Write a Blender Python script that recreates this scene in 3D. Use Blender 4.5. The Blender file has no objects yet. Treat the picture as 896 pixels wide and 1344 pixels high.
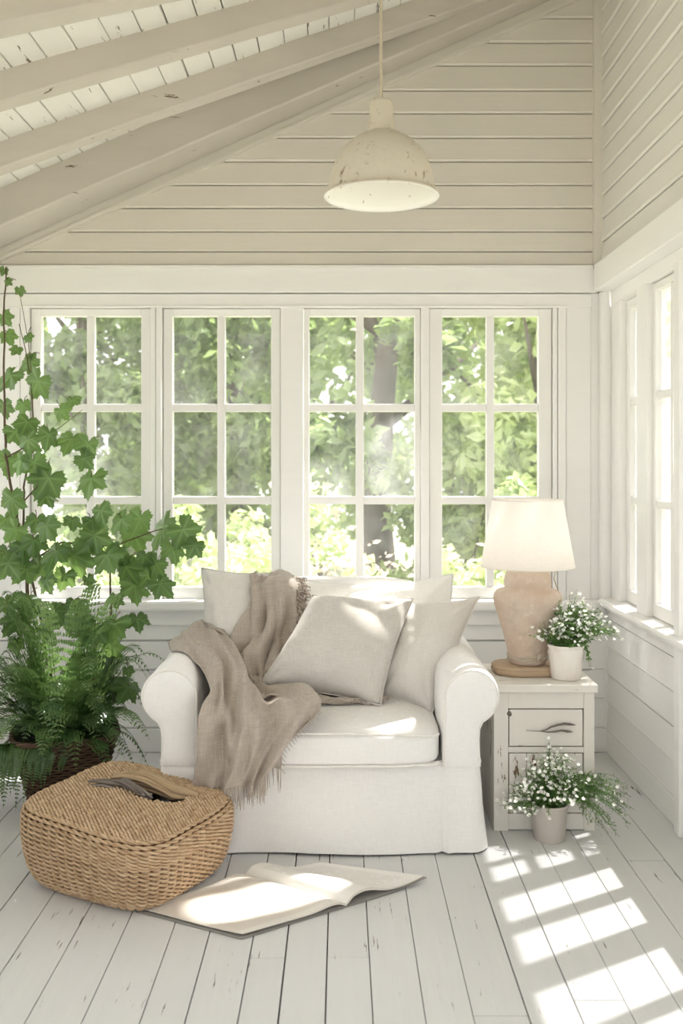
import bpy, bmesh, math, random
from mathutils import Vector, Matrix, noise
from mathutils.bvhtree import BVHTree
R = random.Random(7)
C = bpy.context.scene.collection
F, CX, CY, H = 1290.0, 447.0, 605.0, 1.25          # focal length and principal point (896x1344 frame), eye height
PI = math.pi
D = 4.23                                            # distance to the back wall
XR = 1.15                                           # right wall plane
XL = -1.62                                          # left wall plane

def at(px, py, d):
    return Vector(((px-CX)/F*d, d, H-(py-CY)/F*d))
def wx(px, d=D): return (px-CX)/F*d
def wz(py, d=D): return H-(py-CY)/F*d
def lerp(a, b, t): return a+(b-a)*t
def sst(a, b, x):
    t = max(0, min(1, (x-a)/(b-a))); return t*t*(3-2*t)
def nz(p, s=1.0, k=0): return noise.noise(Vector((p[0]*s+k*17.3, p[1]*s-k*5.1, p[2]*s+k*9.7)))

# ------------------------------------------------------------------ mesh builder
class MB:
    def __init__(s): s.v=[]; s.f=[]; s.m=[]; s.c=[]
    def add(s, vs, fs, m=0, col=None):
        n=len(s.v)
        s.v += [tuple(v) for v in vs]
        if col is None: col=(R.random(),0.0)
        if isinstance(col, list): s.c += col
        else: s.c += [col]*len(vs)
        for f in fs: s.f.append(tuple(i+n for i in f)); s.m.append(m)
    def hexa(s, p, m=0, col=None):      # p: 4 bottom (ccw) + 4 top
        s.add(p, [(3,2,1,0),(4,5,6,7),(0,1,5,4),(1,2,6,5),(2,3,7,6),(3,0,4,7)], m, col)
    def box(s, x0,x1,y0,y1,z0,z1, m=0, col=None):
        s.hexa([(x0,y0,z0),(x1,y0,z0),(x1,y1,z0),(x0,y1,z0),(x0,y0,z1),(x1,y0,z1),(x1,y1,z1),(x0,y1,z1)], m, col)
    def tube(s, pts, rad, seg=8, m=0, col=None, closed=False):
        pts=[Vector(p) for p in pts]; n=len(pts)
        if not hasattr(rad,'__len__'): rad=[rad]*n
        vs=[]; fs=[]; up=None
        for i,p in enumerate(pts):
            a=pts[i-1] if (i>0 or closed) else p
            b=pts[(i+1)%n] if (i<n-1 or closed) else p
            t=(b-a)
            t = t.normalized() if t.length>1e-9 else Vector((0,0,1))
            if up is None:
                up=Vector((0,0,1)) if abs(t.z)<.9 else Vector((1,0,0))
            sd=t.cross(up)
            sd = sd.normalized() if sd.length>1e-6 else t.orthogonal().normalized()
            up=sd.cross(t).normalized()
            for k in range(seg):
                an=2*PI*k/seg
                vs.append(p+(sd*math.cos(an)+up*math.sin(an))*rad[i])
        for i in range(n if closed else n-1):
            j=(i+1)%n
            for k in range(seg):
                l=(k+1)%seg
                fs.append((i*seg+k,i*seg+l,j*seg+l,j*seg+k))
        if not closed:
            fs.append(tuple(range(seg))[::-1]); fs.append(tuple(range((n-1)*seg,n*seg)))
        s.add(vs,fs,m,col)
    def grid(s, fn, nu, nv, m=0, col=None, cu=False, cv=False, colfn=None):
        vs=[]; cs=[]
        for j in range(nv if cv else nv+1):
            for i in range(nu if cu else nu+1):
                vs.append(fn(i/nu,j/nv))
                if colfn: cs.append(colfn(i/nu,j/nv))
        W=nu if cu else nu+1; Hh=nv if cv else nv+1
        fs=[]
        for j in range(nv):
            for i in range(nu):
                a=j*W+i; b=j*W+(i+1)%W; c=((j+1)%Hh)*W+(i+1)%W; d=((j+1)%Hh)*W+i
                fs.append((a,b,c,d))
        s.add(vs,fs,m,cs if colfn else col)
    def lathe(s, prof, c, seg=48, m=0, col=None, wob=0):
        c=Vector(c); vs=[]; fs=[]; n=len(prof)
        for i,(r,z) in enumerate(prof):
            for k in range(seg):
                a=2*PI*k/seg
                rr=r*(1+(wob*nz((math.cos(a),math.sin(a),z*9),1.3) if wob else 0))
                vs.append((c.x+rr*math.cos(a),c.y+rr*math.sin(a),c.z+z))
        for i in range(n-1):
            for k in range(seg):
                l=(k+1)%seg
                fs.append((i*seg+k,i*seg+l,(i+1)*seg+l,(i+1)*seg+k))
        if prof[0][0]>1e-5: fs.append(tuple(range(seg))[::-1])
        if prof[-1][0]>1e-5: fs.append(tuple(range((n-1)*seg,n*seg)))
        s.add(vs,fs,m,col)
    def extrude(s, prof, fpt, u0, u1, m=0, col=None):   # prof [(w,z)], fpt(u,w,z)->xyz, u0/u1 fn of z
        n=len(prof)
        a=[fpt(u0(z) if callable(u0) else u0,w,z) for w,z in prof]
        b=[fpt(u1(z) if callable(u1) else u1,w,z) for w,z in prof]
        fs=[(i,(i+1)%n,n+(i+1)%n,n+i) for i in range(n)]+[tuple(range(n))[::-1],tuple(range(n,2*n))]
        s.add(a+b,fs,m,col)
    def build(s, name, mats, parent=None, smooth=None, weld=False):
        me=bpy.data.meshes.new(name)
        me.from_pydata([Vector(v) for v in s.v],[],s.f)
        if not isinstance(mats,(list,tuple)): mats=[mats]
        for mm in mats: me.materials.append(mm)
        me.polygons.foreach_set('material_index', s.m)
        at_=me.attributes.new('Col','FLOAT_COLOR','POINT')
        flat=[]
        for c in s.c: flat += [c[0],c[1],c[2] if len(c)>2 else 0.0,1.0]
        at_.data.foreach_set('color',flat)
        bm=bmesh.new(); bm.from_mesh(me)
        if weld: bmesh.ops.remove_doubles(bm,verts=bm.verts,dist=2e-4)
        bmesh.ops.recalc_face_normals(bm, faces=bm.faces)
        bm.to_mesh(me); bm.free()
        if smooth is not None:
            me.shade_smooth()
            if smooth<180: me.set_sharp_from_angle(angle=math.radians(smooth))
        me.update()
        o=bpy.data.objects.new(name,me); C.objects.link(o)
        if parent is not None:
            o.parent=parent
            o.matrix_parent_inverse=Matrix.Translation(-parent.location)
        return o

def bevel(o, w, seg=2):
    b=o.modifiers.new('bevel','BEVEL'); b.width=w; b.segments=seg; b.limit_method='ANGLE'; b.angle_limit=math.radians(35)
    return o
def thing(name, label, cat, loc, group=None):
    o=bpy.data.objects.new(name,None); C.objects.link(o); o.location=loc; o.empty_display_size=.1
    o['label']=label; o['category']=cat
    if group: o['group']=group
    return o
def tag(o, label, cat, group=None):
    o['label']=label; o['category']=cat
    if group: o['group']=group
    return o
def struct(o, label=None):
    o['kind']='structure'
    if label: o['label']=label
    return o

# ------------------------------------------------------------------ materials
class NT:
    def __init__(s, name):
        s.mat=bpy.data.materials.new(name); s.mat.use_nodes=True
        s.t=s.mat.node_tree; s.t.nodes.clear()
        s.out=s.n('ShaderNodeOutputMaterial')
    def n(s, typ, **kw):
        nd=s.t.nodes.new(typ)
        for k,v in kw.items(): setattr(nd,k,v)
        return nd
    def l(s,a,b): s.t.links.new(a,b)
    def val(s, sock, v):
        if hasattr(v,'is_output'): s.l(v,sock)
        else:
            if isinstance(v,(tuple,list)) and len(v)==3 and sock.type=='RGBA': v=(*v,1)
            sock.default_value=v
    def coord(s, scale=(1,1,1), rot=(0,0,0)):
        tc=s.n('ShaderNodeTexCoord'); mp=s.n('ShaderNodeMapping')
        mp.inputs['Scale'].default_value=scale; mp.inputs['Rotation'].default_value=rot
        s.l(tc.outputs['Object'],mp.inputs['Vector']); return mp.outputs['Vector']
    def noise(s, vec, scale, detail=3, rough=.55, dist=0):
        nd=s.n('ShaderNodeTexNoise'); s.l(vec,nd.inputs['Vector'])
        nd.inputs['Scale'].default_value=scale; nd.inputs['Detail'].default_value=detail
        nd.inputs['Roughness'].default_value=rough; nd.inputs['Distortion'].default_value=dist
        return nd.outputs['Fac']
    def ramp(s, fac, stops):
        r=s.n('ShaderNodeValToRGB'); s.l(fac,r.inputs['Fac'])
        el=r.color_ramp.elements
        while len(el)<len(stops): el.new(.5)
        for e,(p,c) in zip(el,stops):
            e.position=p; e.color=(c,c,c,1) if not isinstance(c,(tuple,list)) else (*c,1)
        return r.outputs['Color']
    def mix(s, fac, a, b, mode='MIX'):
        m=s.n('ShaderNodeMix', data_type='RGBA', blend_type=mode)
        s.val(m.inputs[0],fac); s.val(m.inputs[6],a); s.val(m.inputs[7],b)
        return m.outputs[2]
    def math(s, op, a, b=0.0, c=None):
        m=s.n('ShaderNodeMath', operation=op); s.val(m.inputs[0],a); s.val(m.inputs[1],b)
        if c is not None: s.val(m.inputs[2],c)
        return m.outputs[0]
    def attr(s):
        a=s.n('ShaderNodeAttribute', attribute_name='Col'); sp=s.n('ShaderNodeSeparateColor')
        s.l(a.outputs['Color'],sp.inputs['Color']); return sp.outputs
    def bsdf(s, color, rough=.6, bump=None, bstr=.3, bdist=.002, spec=.4, link=True, **kw):
        p=s.n('ShaderNodeBsdfPrincipled'); s.val(p.inputs['Base Color'],color); s.val(p.inputs['Roughness'],rough)
        p.inputs['Specular IOR Level'].default_value=spec
        for k,v in kw.items(): s.val(p.inputs[k.replace('_',' ')],v)
        if bump is not None:
            b=s.n('ShaderNodeBump'); b.inputs['Strength'].default_value=bstr; b.inputs['Distance'].default_value=bdist
            s.l(bump,b.inputs['Height']); s.l(b.outputs['Normal'],p.inputs['Normal'])
        if link: s.l(p.outputs[0],s.out.inputs[0])
        return p

def paint(name, col, grain=(2,2,40), chips=.0, var=.06, rough=.55, chipcol=(.13,.085,.05), bstr=.25, wear=None, chipscale=1.0):
    """old brushed paint on wood; grain = mapping scale (small along the grain)"""
    t=NT(name); at_=t.attr()
    v=t.coord(grain); g=t.noise(v,1.6,4,.6); big=t.noise(t.coord((1,1,1)),2.2,3)
    dark=tuple(c*(1-var*2.2) for c in col)
    c=t.mix(t.ramp(g,[(.3,0),(.7,1)]),tuple(x*(1-var) for x in col),col)
    c=t.mix(t.math('MULTIPLY',at_[0],.55),c,tuple(x*(1-var*1.3) for x in col))
    c=t.mix(t.math('MULTIPLY',t.ramp(big,[(.42,0),(.72,1)]),.5),c,dark)
    bump=g
    if chips>0:
        k=t.noise(t.coord(tuple(x*chipscale for x in grain)),3.1,5,.72)
        k2=t.noise(t.coord((1,1,1)),5.0,2)
        mask=t.ramp(t.math('ADD',k,t.math('MULTIPLY',k2,.32)),[(.86-chips,0),(.885-chips,1)])
        c=t.mix(mask,c,chipcol)
        bump=t.math('SUBTRACT',g,t.math('MULTIPLY',mask,1.4))
    t.bsdf(c,rough,bump,bstr,.003,spec=.35)
    return t.mat

def plain(name, col, rough=.6, **kw):
    t=NT(name); v=t.coord(); g=t.noise(v,30,3)
    t.bsdf(t.mix(t.math('MULTIPLY',g,.5),col,tuple(c*.8 for c in col)),rough,g,.1,.001,**kw); return t.mat

def fabric(name, col, col2, scale=1.0, bstr=.25, sheen=.15, weave=700):
    t=NT(name)
    a=t.noise(t.coord((weave*.05*scale,weave*.05*scale,weave*scale)),1.0,2,.6)
    b=t.noise(t.coord((weave*scale,weave*.05*scale,weave*.05*scale)),1.0,2,.6)
    big=t.noise(t.coord(),7,3)
    w=t.math('ADD',t.math('MULTIPLY',a,.5),t.math('MULTIPLY',b,.5))
    c=t.mix(t.ramp(w,[(.36,0),(.64,1)]),col2,col)
    c=t.mix(t.math('MULTIPLY',t.ramp(big,[(.4,0),(.7,1)]),.25),c,col2)
    bp=t.math('ADD',w,t.math('MULTIPLY',t.noise(t.coord(),16,3,.5),2.2))
    t.bsdf(c,.9,bp,bstr,.003,spec=.15,Sheen_Weight=sheen); return t.mat

def leafmat(name, c1, c2, trans=.45, vein=False, rough=.38, tcol=None):
    t=NT(name); at_=t.attr()
    c=t.mix(at_[0],c1,c2)
    n=t.noise(t.coord(),28,2)
    c=t.mix(t.math('MULTIPLY',n,.35),c,tuple(x*.6 for x in c1))
    bump=None
    if vein:
        vm=t.math('POWER',at_[1],14.0)
        c=t.mix(t.math('MULTIPLY',vm,.38),c,tuple(min(1,x*1.9+.03) for x in c2)); bump=t.noise(t.coord(),60,3)
    p=t.bsdf(c,rough,bump,.4,.003,spec=.5,link=False)
    tr=t.n('ShaderNodeBsdfTranslucent')
    t.l(t.mix(.55,c,tcol or tuple(min(1,x*1.6) for x in c2)),tr.inputs['Color'])
    m=t.n('ShaderNodeMixShader'); m.inputs[0].default_value=trans
    t.l(p.outputs[0],m.inputs[1]); t.l(tr.outputs[0],m.inputs[2]); t.l(m.outputs[0],t.out.inputs[0])
    return t.mat

def glassmat(name, haze=.05):
    t=NT(name)
    tr=t.n('ShaderNodeBsdfTransparent'); gl=t.n('ShaderNodeBsdfGlossy'); gl.inputs['Roughness'].default_value=.02
    fr=t.n('ShaderNodeFresnel'); fr.inputs['IOR'].default_value=1.45
    m1=t.n('ShaderNodeMixShader'); t.l(t.math('MULTIPLY',fr.outputs[0],.7),m1.inputs[0])
    t.l(tr.outputs[0],m1.inputs[1]); t.l(gl.outputs[0],m1.inputs[2])
    df=t.n('ShaderNodeBsdfDiffuse'); df.inputs['Color'].default_value=(.95,.95,.93,1)
    tl=t.n('ShaderNodeBsdfTranslucent'); tl.inputs['Color'].default_value=(.95,.96,.95,1)
    m2=t.n('ShaderNodeMixShader'); m2.inputs[0].default_value=.6; t.l(df.outputs[0],m2.inputs[1]); t.l(tl.outputs[0],m2.inputs[2])
    n=t.noise(t.coord((1,1,.7)),6,5,.7)
    m3=t.n('ShaderNodeMixShader'); t.l(t.math('MULTIPLY',t.ramp(n,[(.35,.35),(.75,1.6)]),haze),m3.inputs[0])
    t.l(m1.outputs[0],m3.inputs[1]); t.l(m2.outputs[0],m3.inputs[2]); t.l(m3.outputs[0],t.out.inputs[0])
    return t.mat

WARM=(.80,.765,.69); WHITE=(.86,.845,.80)
M={}
M['siding']=paint('shaded siding paint',(.765,.725,.66),(1.2,1.2,30),chips=.0,var=.04)  # warm dim light under the roof is put into this colour
M['siding_r']=paint('side shaded siding paint',(.80,.775,.735),(1.5,1.2,30),chips=.0,var=.04)  # upper right wall, with a milder share of that dimness in its colour
M['lowboard']=paint('lower board paint',(.875,.87,.85),(1.2,1.2,30),chips=.0,var=.03)
M['trim']=paint('trim paint',(.88,.872,.85),(3,3,18),chips=.0,var=.03)
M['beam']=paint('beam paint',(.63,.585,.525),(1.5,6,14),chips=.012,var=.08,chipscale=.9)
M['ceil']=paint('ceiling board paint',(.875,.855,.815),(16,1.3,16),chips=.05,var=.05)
M['floor']=paint('floor paint',(.71,.71,.705),(26,1.6,26),chips=.035,var=.05,rough=.5,chipcol=(.10,.075,.055))
M['gap']=plain('dark gap',(.05,.035,.025),.9)
M['midgap']=plain('shadow gap',(.20,.165,.12),.9)
M['sash']=paint('sash paint',(.87,.86,.83),(4,4,10),chips=.0,var=.02,rough=.45)
M['glass']=glassmat('veiled glass',.13)  # slight pane dirt plus a milky veil mixed in to brighten the garden
M['glass_r']=glassmat('hazy glass',.20)
M['metal']=plain('dark iron',(.05,.05,.045),.5,Metallic=.6)
M['slip']=fabric('white slipcover',(.89,.88,.865),(.81,.795,.775),bstr=.2)
M['pipe']=fabric('slipcover piping',(.86,.84,.80),(.78,.76,.71))
M['linen']=fabric('grey linen',(.66,.63,.59),(.53,.50,.46),bstr=.3)
M['linen2']=fabric('pale linen',(.74,.715,.68),(.63,.605,.565),bstr=.3)
M['whitecush']=fabric('white cushion',(.88,.87,.84),(.80,.785,.75),bstr=.25)
M['throw']=fabric('beige throw',(.50,.44,.38),(.37,.315,.265),bstr=.5,weave=420)
M['lampshade_in']=None
# ------------------------------------------------------------------ room shell
# roof geometry: zc(x) underside of the ceiling boards
SL=.452
def zc(x): return 2.31+SL*(x+1.465)
def roofpt(px, py, off):        # the point of the plane zc+off seen at (px,py)
    c=2.31+off+SL*1.465
    d=(c-H)/(-(py-CY)/F-SL*(px-CX)/F)
    return Vector(((px-CX)/F*d,d,H-(py-CY)/F*d))

# floor: planks along y
fl=MB()
seams=[-.704,-.576,-.448,-.347,-.23,-.14,-.034,.072,.19,.298,.4225,.54,.657,.775,.894,1.016,1.15,1.26]
x=-.704
while x>-2.0:
    x-=R.choice([.105,.118,.125,.13]); seams.insert(0,x)
Y0=-.6
for a,b in zip(seams[:-1],seams[1:]):
    g=R.choice([.0012,.002,.003,.0035]); yy=Y0
    ends=[Y0]
    y=Y0+R.uniform(.6,2.4)
    while y<D+.02:
        ends.append(y); y+=R.uniform(1.4,2.6)
    ends.append(D+.05)
    for e0,e1 in zip(ends[:-1],ends[1:]):
        dz=R.uniform(-.0012,.0008)
        fl.box(a+g*.6,b-g*.6,e0+.0012,e1-.0012,-.03,dz)
fl.box(-2.1,1.3,Y0,D+.05,-.045,-.022,1)
o=bevel(fl.build('floor',[M['floor'],M['gap']]),0.001,1); struct(o,'white painted plank floor')

SINK=-.012
def lapped(mb, zs, u0, u1, fpt, m=0, gap=.003):
    for za,zb in zip(zs[:-1],zs[1:]):       # za bottom, zb top
        k=R.uniform(-.0015,.0015)
        mb.extrude([(.025,za+gap),(-.002+k,za+gap),(-.009+k,za+.010),(-.0075+k,za+.017),(.001+k,zb-.001),(.025,zb-.001)],fpt,u0,u1,m)
fback=lambda u,w,z:(u,D+w,z)
fright=lambda u,w,z:(XR+w,u,z)
fleft=lambda u,w,z:(XL-w,u,z)

Z_SILL,Z_APR,Z_HEAD,Z_CAS,Z_TOP = .655,.60,1.912,1.971,2.086
# back wall
wb=MB()
zs=[Z_TOP+.0]
yrows=[331,305,274,244,213,182,150,120,87,57,25,-5,-36,-66,-96]
zs+= [wz(y) for y in yrows]
cl=lambda z: max(XL, (z-2.31)/SL-1.465-.03)
lapped(wb,zs,cl,1.12,fback)
zs=[.10+.125*i for i in range(5)]
lapped(wb,zs+[.615],XL,1.13,fback,2)
wb.extrude([(.022,0),(.05,0),(.05,.66),(.022,.66)],fback,XL-.1,XR+.05,1)      # backing below
wb.extrude([(.022,1.93),(.05,1.93),(.05,2.3),(.022,2.3)],fback,XL-.1,XR+.05,1)
wb.add([(XL-.05,D+.02,2.25),(XR,D+.02,2.25),(XR,D+.02,3.52),(cl(3.52),D+.02,3.52)],[(0,1,2,3)],1)
wb.extrude([(.05,0),(.10,0),(.10,.655),(.05,.655)],fback,XL-.1,XR+.1,0)
wb.add([(XL-.05,D+.06,1.96),(XR+.1,D+.06,1.96),(XR+.1,D+.06,3.6),(1.3,D+.06,3.6),(XL-.05,D+.06,2.3)],[(0,1,2,3,4)],0)
struct(wb.build('wall_back',[M['siding'],M['midgap'],M['lowboard']]))

def flat(name, boxes, mat, bev=.003, label=None):
    mb=MB()
    for b in boxes: mb.box(*b)
    o=mb.build(name,mat)
    if bev: bevel(o,bev,2)
    return struct(o,label)
# header over back windows, with a ledge on top
flat('trim_1',[(XL,1.10,D-.03,D+.06,Z_CAS,Z_TOP-.012),(XL,1.078,D-.038,D+.06,Z_TOP-.014,Z_TOP)],M['trim'])
# head casing over the windows
flat('trim_2',[(XL+.005,1.078,D-.012,D+.06,Z_HEAD-.003,Z_CAS-.004),(wx(30),wx(742),D-.022,D-.010,Z_HEAD-.004,Z_HEAD+.004)],M['trim'],.002)
# sill and apron of the back windows
flat('trim_3',[(XL+.005,wx(790),D-.055,D+.09,Z_APR+.008,Z_SILL)],M['trim'],.012,'window sill along the back wall')
flat('trim_4',[(XL+.005,wx(790),D-.018,D+.02,Z_APR-.055,Z_APR+.006)],M['trim'],.003)
# casings / mullions between windows
def mull(name,p0,p1,proud=.012,grooves=()):
    bx=[]
    xs=[p0]+list(grooves)+[p1]
    for i,(a,b) in enumerate(zip(xs[:-1],xs[1:])):
        bx.append((wx(a)+.0012,wx(b)-.0012,D-proud-(.004 if i%2 else 0),D+.09,Z_SILL,Z_HEAD))
    return flat(name,bx,M['trim'],.003)
mull('trim_5',-48,39,.004,(27,))
mull('trim_6',198,213,.014,(205,))
mull('trim_7',368,398,.012)
mull('trim_8',552,563,.014)
mull('trim_9',725,742,.012,(731,))
mull('trim_10',742,775,.006)
flat('trim_11',[(wx(775),XR+.05,D-.0,D+.09,.0,Z_CAS)],M['trim'],0)
# corner post (rounded) under the right header, corner board above
mb=MB(); mb.lathe([(.028,Z_SILL),(.028,Z_CAS)],(1.135,D-.02,0),24); struct(mb.build('trim_12',M['trim'],smooth=40))
flat('trim_13',[(1.082,1.124,D-.035,D+.02,Z_TOP,3.52)],M['siding'],.003)
flat('baseboard_back',[(XL,XR,D-.016,D+.02,0,.10)],M['lowboard'],.004)

# right wall
RY0=-.5
wr=MB()
zs=[Z_TOP+.098*i for i in range(16)]
fr2=lambda u,w,z:(1.12+w,u,z)
lapped(wr,zs,RY0,D,fr2)
wr.box(1.145,1.20,RY0,D+.02,Z_TOP-.03,3.66,1)
zs=[.09,.21,.33,.45,.57,.64]
lapped(wr,zs,RY0,D,fright,2)
wr.box(XR+.02,XR+.10,RY0,D+.1,0,.645,1)
wr.box(XR+.10,XR+.12,RY0,D+.1,-.5,3.6,0) if False else None
struct(wr.build('wall_right',[M['siding_r'],M['midgap'],M['lowboard']]))
flat('baseboard_right',[(XR-.012,XR+.02,RY0,D-.016,0,.095)],M['lowboard'],.004)
flat('trim_14',[(1.078,XR+.06,RY0,D-.04,Z_CAS,Z_TOP)],M['trim'],.005,'header beam over the side windows')
flat('trim_15',[(XR-.002,XR+.06,RY0,D-.05,Z_HEAD,Z_CAS)],M['trim'],.003)
flat('trim_16',[(1.088,XR+.10,RY0,D-.057,.638,.668)],M['trim'],.012,'window sill along the right wall')
# left wall (outside the frame, keeps the room closed)
wl=MB()
lapped(wl,[.0+.12*i for i in range(6)],RY0,D,fleft,2)
wl.box(XL-.10,XL-.02,RY0,D+.1,0,.645,1)
wl.box(XL-.10,XL-.02,RY0,D+.1,1.93,2.3,1)
lapped(wl,[1.93,2.04,2.15,2.26],RY0,D,fleft,0)
struct(wl.build('wall_left',[M['siding'],M['midgap'],M['lowboard']]))
flat('trim_17',[(XL-.10,XL+.05,RY0,D-.06,.62,.655)],M['trim'],.01)

# unseen front wall with a wide doorway, added to cut fill light
wf=MB(); ff=lambda u,w,z:(u,RY0-w,z)
wf.box(XL-.1,-.95,RY0-.1,RY0,0,2.1); wf.box(.75,XR+.05,RY0-.1,RY0,0,2.1); wf.box(XL-.1,XR+.1,RY0-.1,RY0,2.1,3.6)
struct(wf.build('wall_front_added',M['siding']))
# ceiling boards along y
ce=MB()
x=XL-.12
while x<1.16:
    w=R.choice([.082,.09,.095,.10]); g=R.choice([.002,.003,.006])
    a,b=x+g*.5,min(x+w-g*.5,1.2); dz=R.uniform(0,.004)
    ce.hexa([(a,RY0,zc(a)+dz),(b,RY0,zc(b)+dz),(b,D+.05,zc(b)+dz),(a,D+.05,zc(a)+dz),(a,RY0,zc(a)+.03),(b,RY0,zc(b)+.03),(b,D+.05,zc(b)+.03),(a,D+.05,zc(a)+.03)])
    x+=w
a,b=XL-.14,1.25
ce.hexa([(a,RY0,zc(a)+.022),(b,RY0,zc(b)+.022),(b,D+.1,zc(b)+.022),(a,D+.1,zc(a)+.022),(a,RY0,zc(a)+.06),(b,RY0,zc(b)+.06),(b,D+.1,zc(b)+.06),(a,D+.1,zc(a)+.06)],1)
struct(bevel(ce.build('ceiling',[M['ceil'],M['gap']]),.002,1))
# fanned ceiling beams
def rafter(name, p, q, width, h):
    A=roofpt(*p,-h); B=roofpt(*q,-h)
    d2=Vector((B.x-A.x,B.y-A.y)); d2.normalize(); nrm=Vector((d2.y,-d2.x))   # toward the camera
    if nrm.y>0: nrm=-nrm
    mb=MB(); N=26
    def ptat(x): 
        t=(x-A.x)/d2.x; return Vector((x,A.y+d2.y*t))
    xa,xb=XL+.02,1.08
    vs=[]
    for i in range(N+1):
        x=lerp(xa,xb,i/N); c=ptat(x)
        for (k,top) in ((0,0),(1,0),(1,1),(0,1)):
            w=width*k; pp=c+nrm*w
            wob=.004*nz((x*3,k*5+top*9,p[1]),1.2)
            vs.append((pp.x,pp.y+wob,zc(pp.x)+(.012 if top else -h+wob)))
    fs=[]
    for i in range(N):
        for k in range(4):
            fs.append((i*4+k,i*4+(k+1)%4,i*4+4+(k+1)%4,i*4+4+k))
    fs+=[(3,2,1,0),tuple(N*4+k for k in range(4))]
    mb.add(vs,fs)
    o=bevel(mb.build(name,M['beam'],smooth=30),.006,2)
    return struct(o)
rafter('ceiling_beam',(0,232),(448,75),.075,.095)
rafter('ceiling_beam',(0,148),(448,18),.075,.095)
rafter('ceiling_beam',(0,52),(235,2),.08,.10)
A=roofpt(0,-60,-.1)
rafter('ceiling_beam',(0,-50),(200,-84),.08,.10)
# rake beam on the back wall
mb=MB(); N=20; vs=[]
for i in range(N+1):
    x=lerp(XL+.02,1.08,i/N)
    yf=lerp(3.965,4.085,(x+1.377)/2.15); wob=.006*nz((x*2.5,1,2),1.5)
    vs+=[(x,D-.03,zc(x)-.16),(x,yf+wob,zc(x)-.155+wob),(x,yf+wob*.5,zc(x)+.012),(x,D-.03,zc(x)+.012)]
fs=[]
for i in range(N):
    for k in range(4): fs.append((i*4+k,i*4+(k+1)%4,i*4+4+(k+1)%4,i*4+4+k))
fs+=[(3,2,1,0),tuple(N*4+k for k in range(4))]
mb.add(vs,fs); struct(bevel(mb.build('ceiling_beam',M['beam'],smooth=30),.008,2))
mb=MB()
for (lo,hi,y0) in ((-.20,-.05,D-.022),(-.208,-.193,D-.032)):
    a,b=XL+.03,1.08
    mb.hexa([(a,y0,zc(a)+lo),(b,y0,zc(b)+lo),(b,D,zc(b)+lo),(a,D,zc(a)+lo),(a,y0,zc(a)+hi),(b,y0,zc(b)+hi),(b,D,zc(b)+hi),(a,D,zc(a)+hi)])
struct(mb.build('trim_18',M['siding']))
# ------------------------------------------------------------------ windows
def window(name, fpt, u0, u1, z0, z1, cols, rows, st=.035, mt=.022, glass='glass', w0=.012, rowz=None, midw=None, mids=None, bot=.05, top=None, latch=None):
    """fpt(u,w,z); w grows outward. u0<u1"""
    top=top or st*.9
    c=Vector(fpt((u0+u1)/2,.03,z0))
    root=bpy.data.objects.new(name,None); C.objects.link(root); root.location=c; root['kind']='structure'
    fr=MB()
    def bx(a,b,wa,wb,za,zb):
        p=[fpt(a,wa,za),fpt(b,wa,za),fpt(b,wb,za),fpt(a,wb,za),fpt(a,wa,zb),fpt(b,wa,zb),fpt(b,wb,zb),fpt(a,wb,zb)]
        fr.hexa(p)
    wa,wb=w0,w0+.04
    bx(u0,u0+st,wa,wb,z0,z1); bx(u1-st,u1,wa,wb,z0,z1)
    bx(u0+st,u1-st,wa,wb,z1-top,z1); bx(u0+st,u1-st,wa,wb,z0,z0+bot)
    us=mids if mids else [lerp(u0+st,u1-st,i/cols) for i in range(1,cols)]
    for u in us:
        mw=midw or mt
        bx(u-mw/2,u+mw/2,wa+.006,wb-.004,z0+bot,z1-top)
    zz=rowz if rowz else [lerp(z0+bot,z1-top,i/rows) for i in range(1,rows)]
    edges=[u0+st]+[v for u in us for v in (u-(midw or mt)/2,u+(midw or mt)/2)]+[u1-st]
    for z in zz:
        for i in range(0,len(edges),2):
            bx(edges[i],edges[i+1],wa+.006,wb-.004,z-mt/2,z+mt/2)
    o=bevel(fr.build('window_frame',M['sash'],root),.003,2)
    g=MB(); wg=w0+.022
    g.add([fpt(u0+st-.004,wg,z0+bot-.004),fpt(u1-st+.004,wg,z0+bot-.004),fpt(u1-st+.004,wg,z1-top+.004),fpt(u0+st-.004,wg,z1-top+.004)],[(0,1,2,3)])
    g.build('pane',M[glass],root)
    if latch:
        lm=MB(); u,z=latch
        p=Vector(fpt(u,w0-.004,z))
        lm.lathe([(.0,-.012),(.014,-.008),(.016,0),(.012,.010),(.0,.012)],p,12)
        lm.tube([p,p+Vector((-.01,0,-.03)),p+Vector((-.004,.004,-.09))],[.004,.004,.002],6)
        lm.build('window_latch',M['metal'],root,smooth=60)
    return root
rz=[wz(657),wz(535)]
pz0=Z_SILL
for i,(a,b,pa,pb,mid) in enumerate(((39,198,52,187,117.5),(213,368,225,355,289.5),(398,552,405,539,472),(563,725,580,712,644))):
    st=max(.02,(pa-a)/305)
    window('window_%d'%(i+1),fback,wx(a)+.002,wx(b)-.002,pz0,Z_HEAD-.005,2,3,st=st,mt=.034,rowz=rz,mids=[wx(mid)],bot=wz(771)-pz0 if True else .05,top=.032)
ztr=[1.09,1.494]
window('window_5',fright,3.785,4.06,.672,Z_HEAD-.004,1,3,st=.04,rowz=ztr,mt=.03,glass='glass_r',w0=.03,latch=(3.81,1.47))
window('window_6',fright,3.31,3.665,.672,Z_HEAD-.004,2,3,st=.03,rowz=ztr,mt=.028,glass='glass_r',mids=[3.47])
window('window_7',fright,2.852,3.255,.672,Z_HEAD-.004,2,1,st=.012,midw=.06,mids=[3.06],rowz=[],glass='glass',bot=.02)
window('window_8',fright,2.10,2.763,.672,Z_HEAD-.004,2,1,st=.014,mt=.05,mids=[2.52,2.3],rowz=[],glass='glass',bot=.02)
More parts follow.
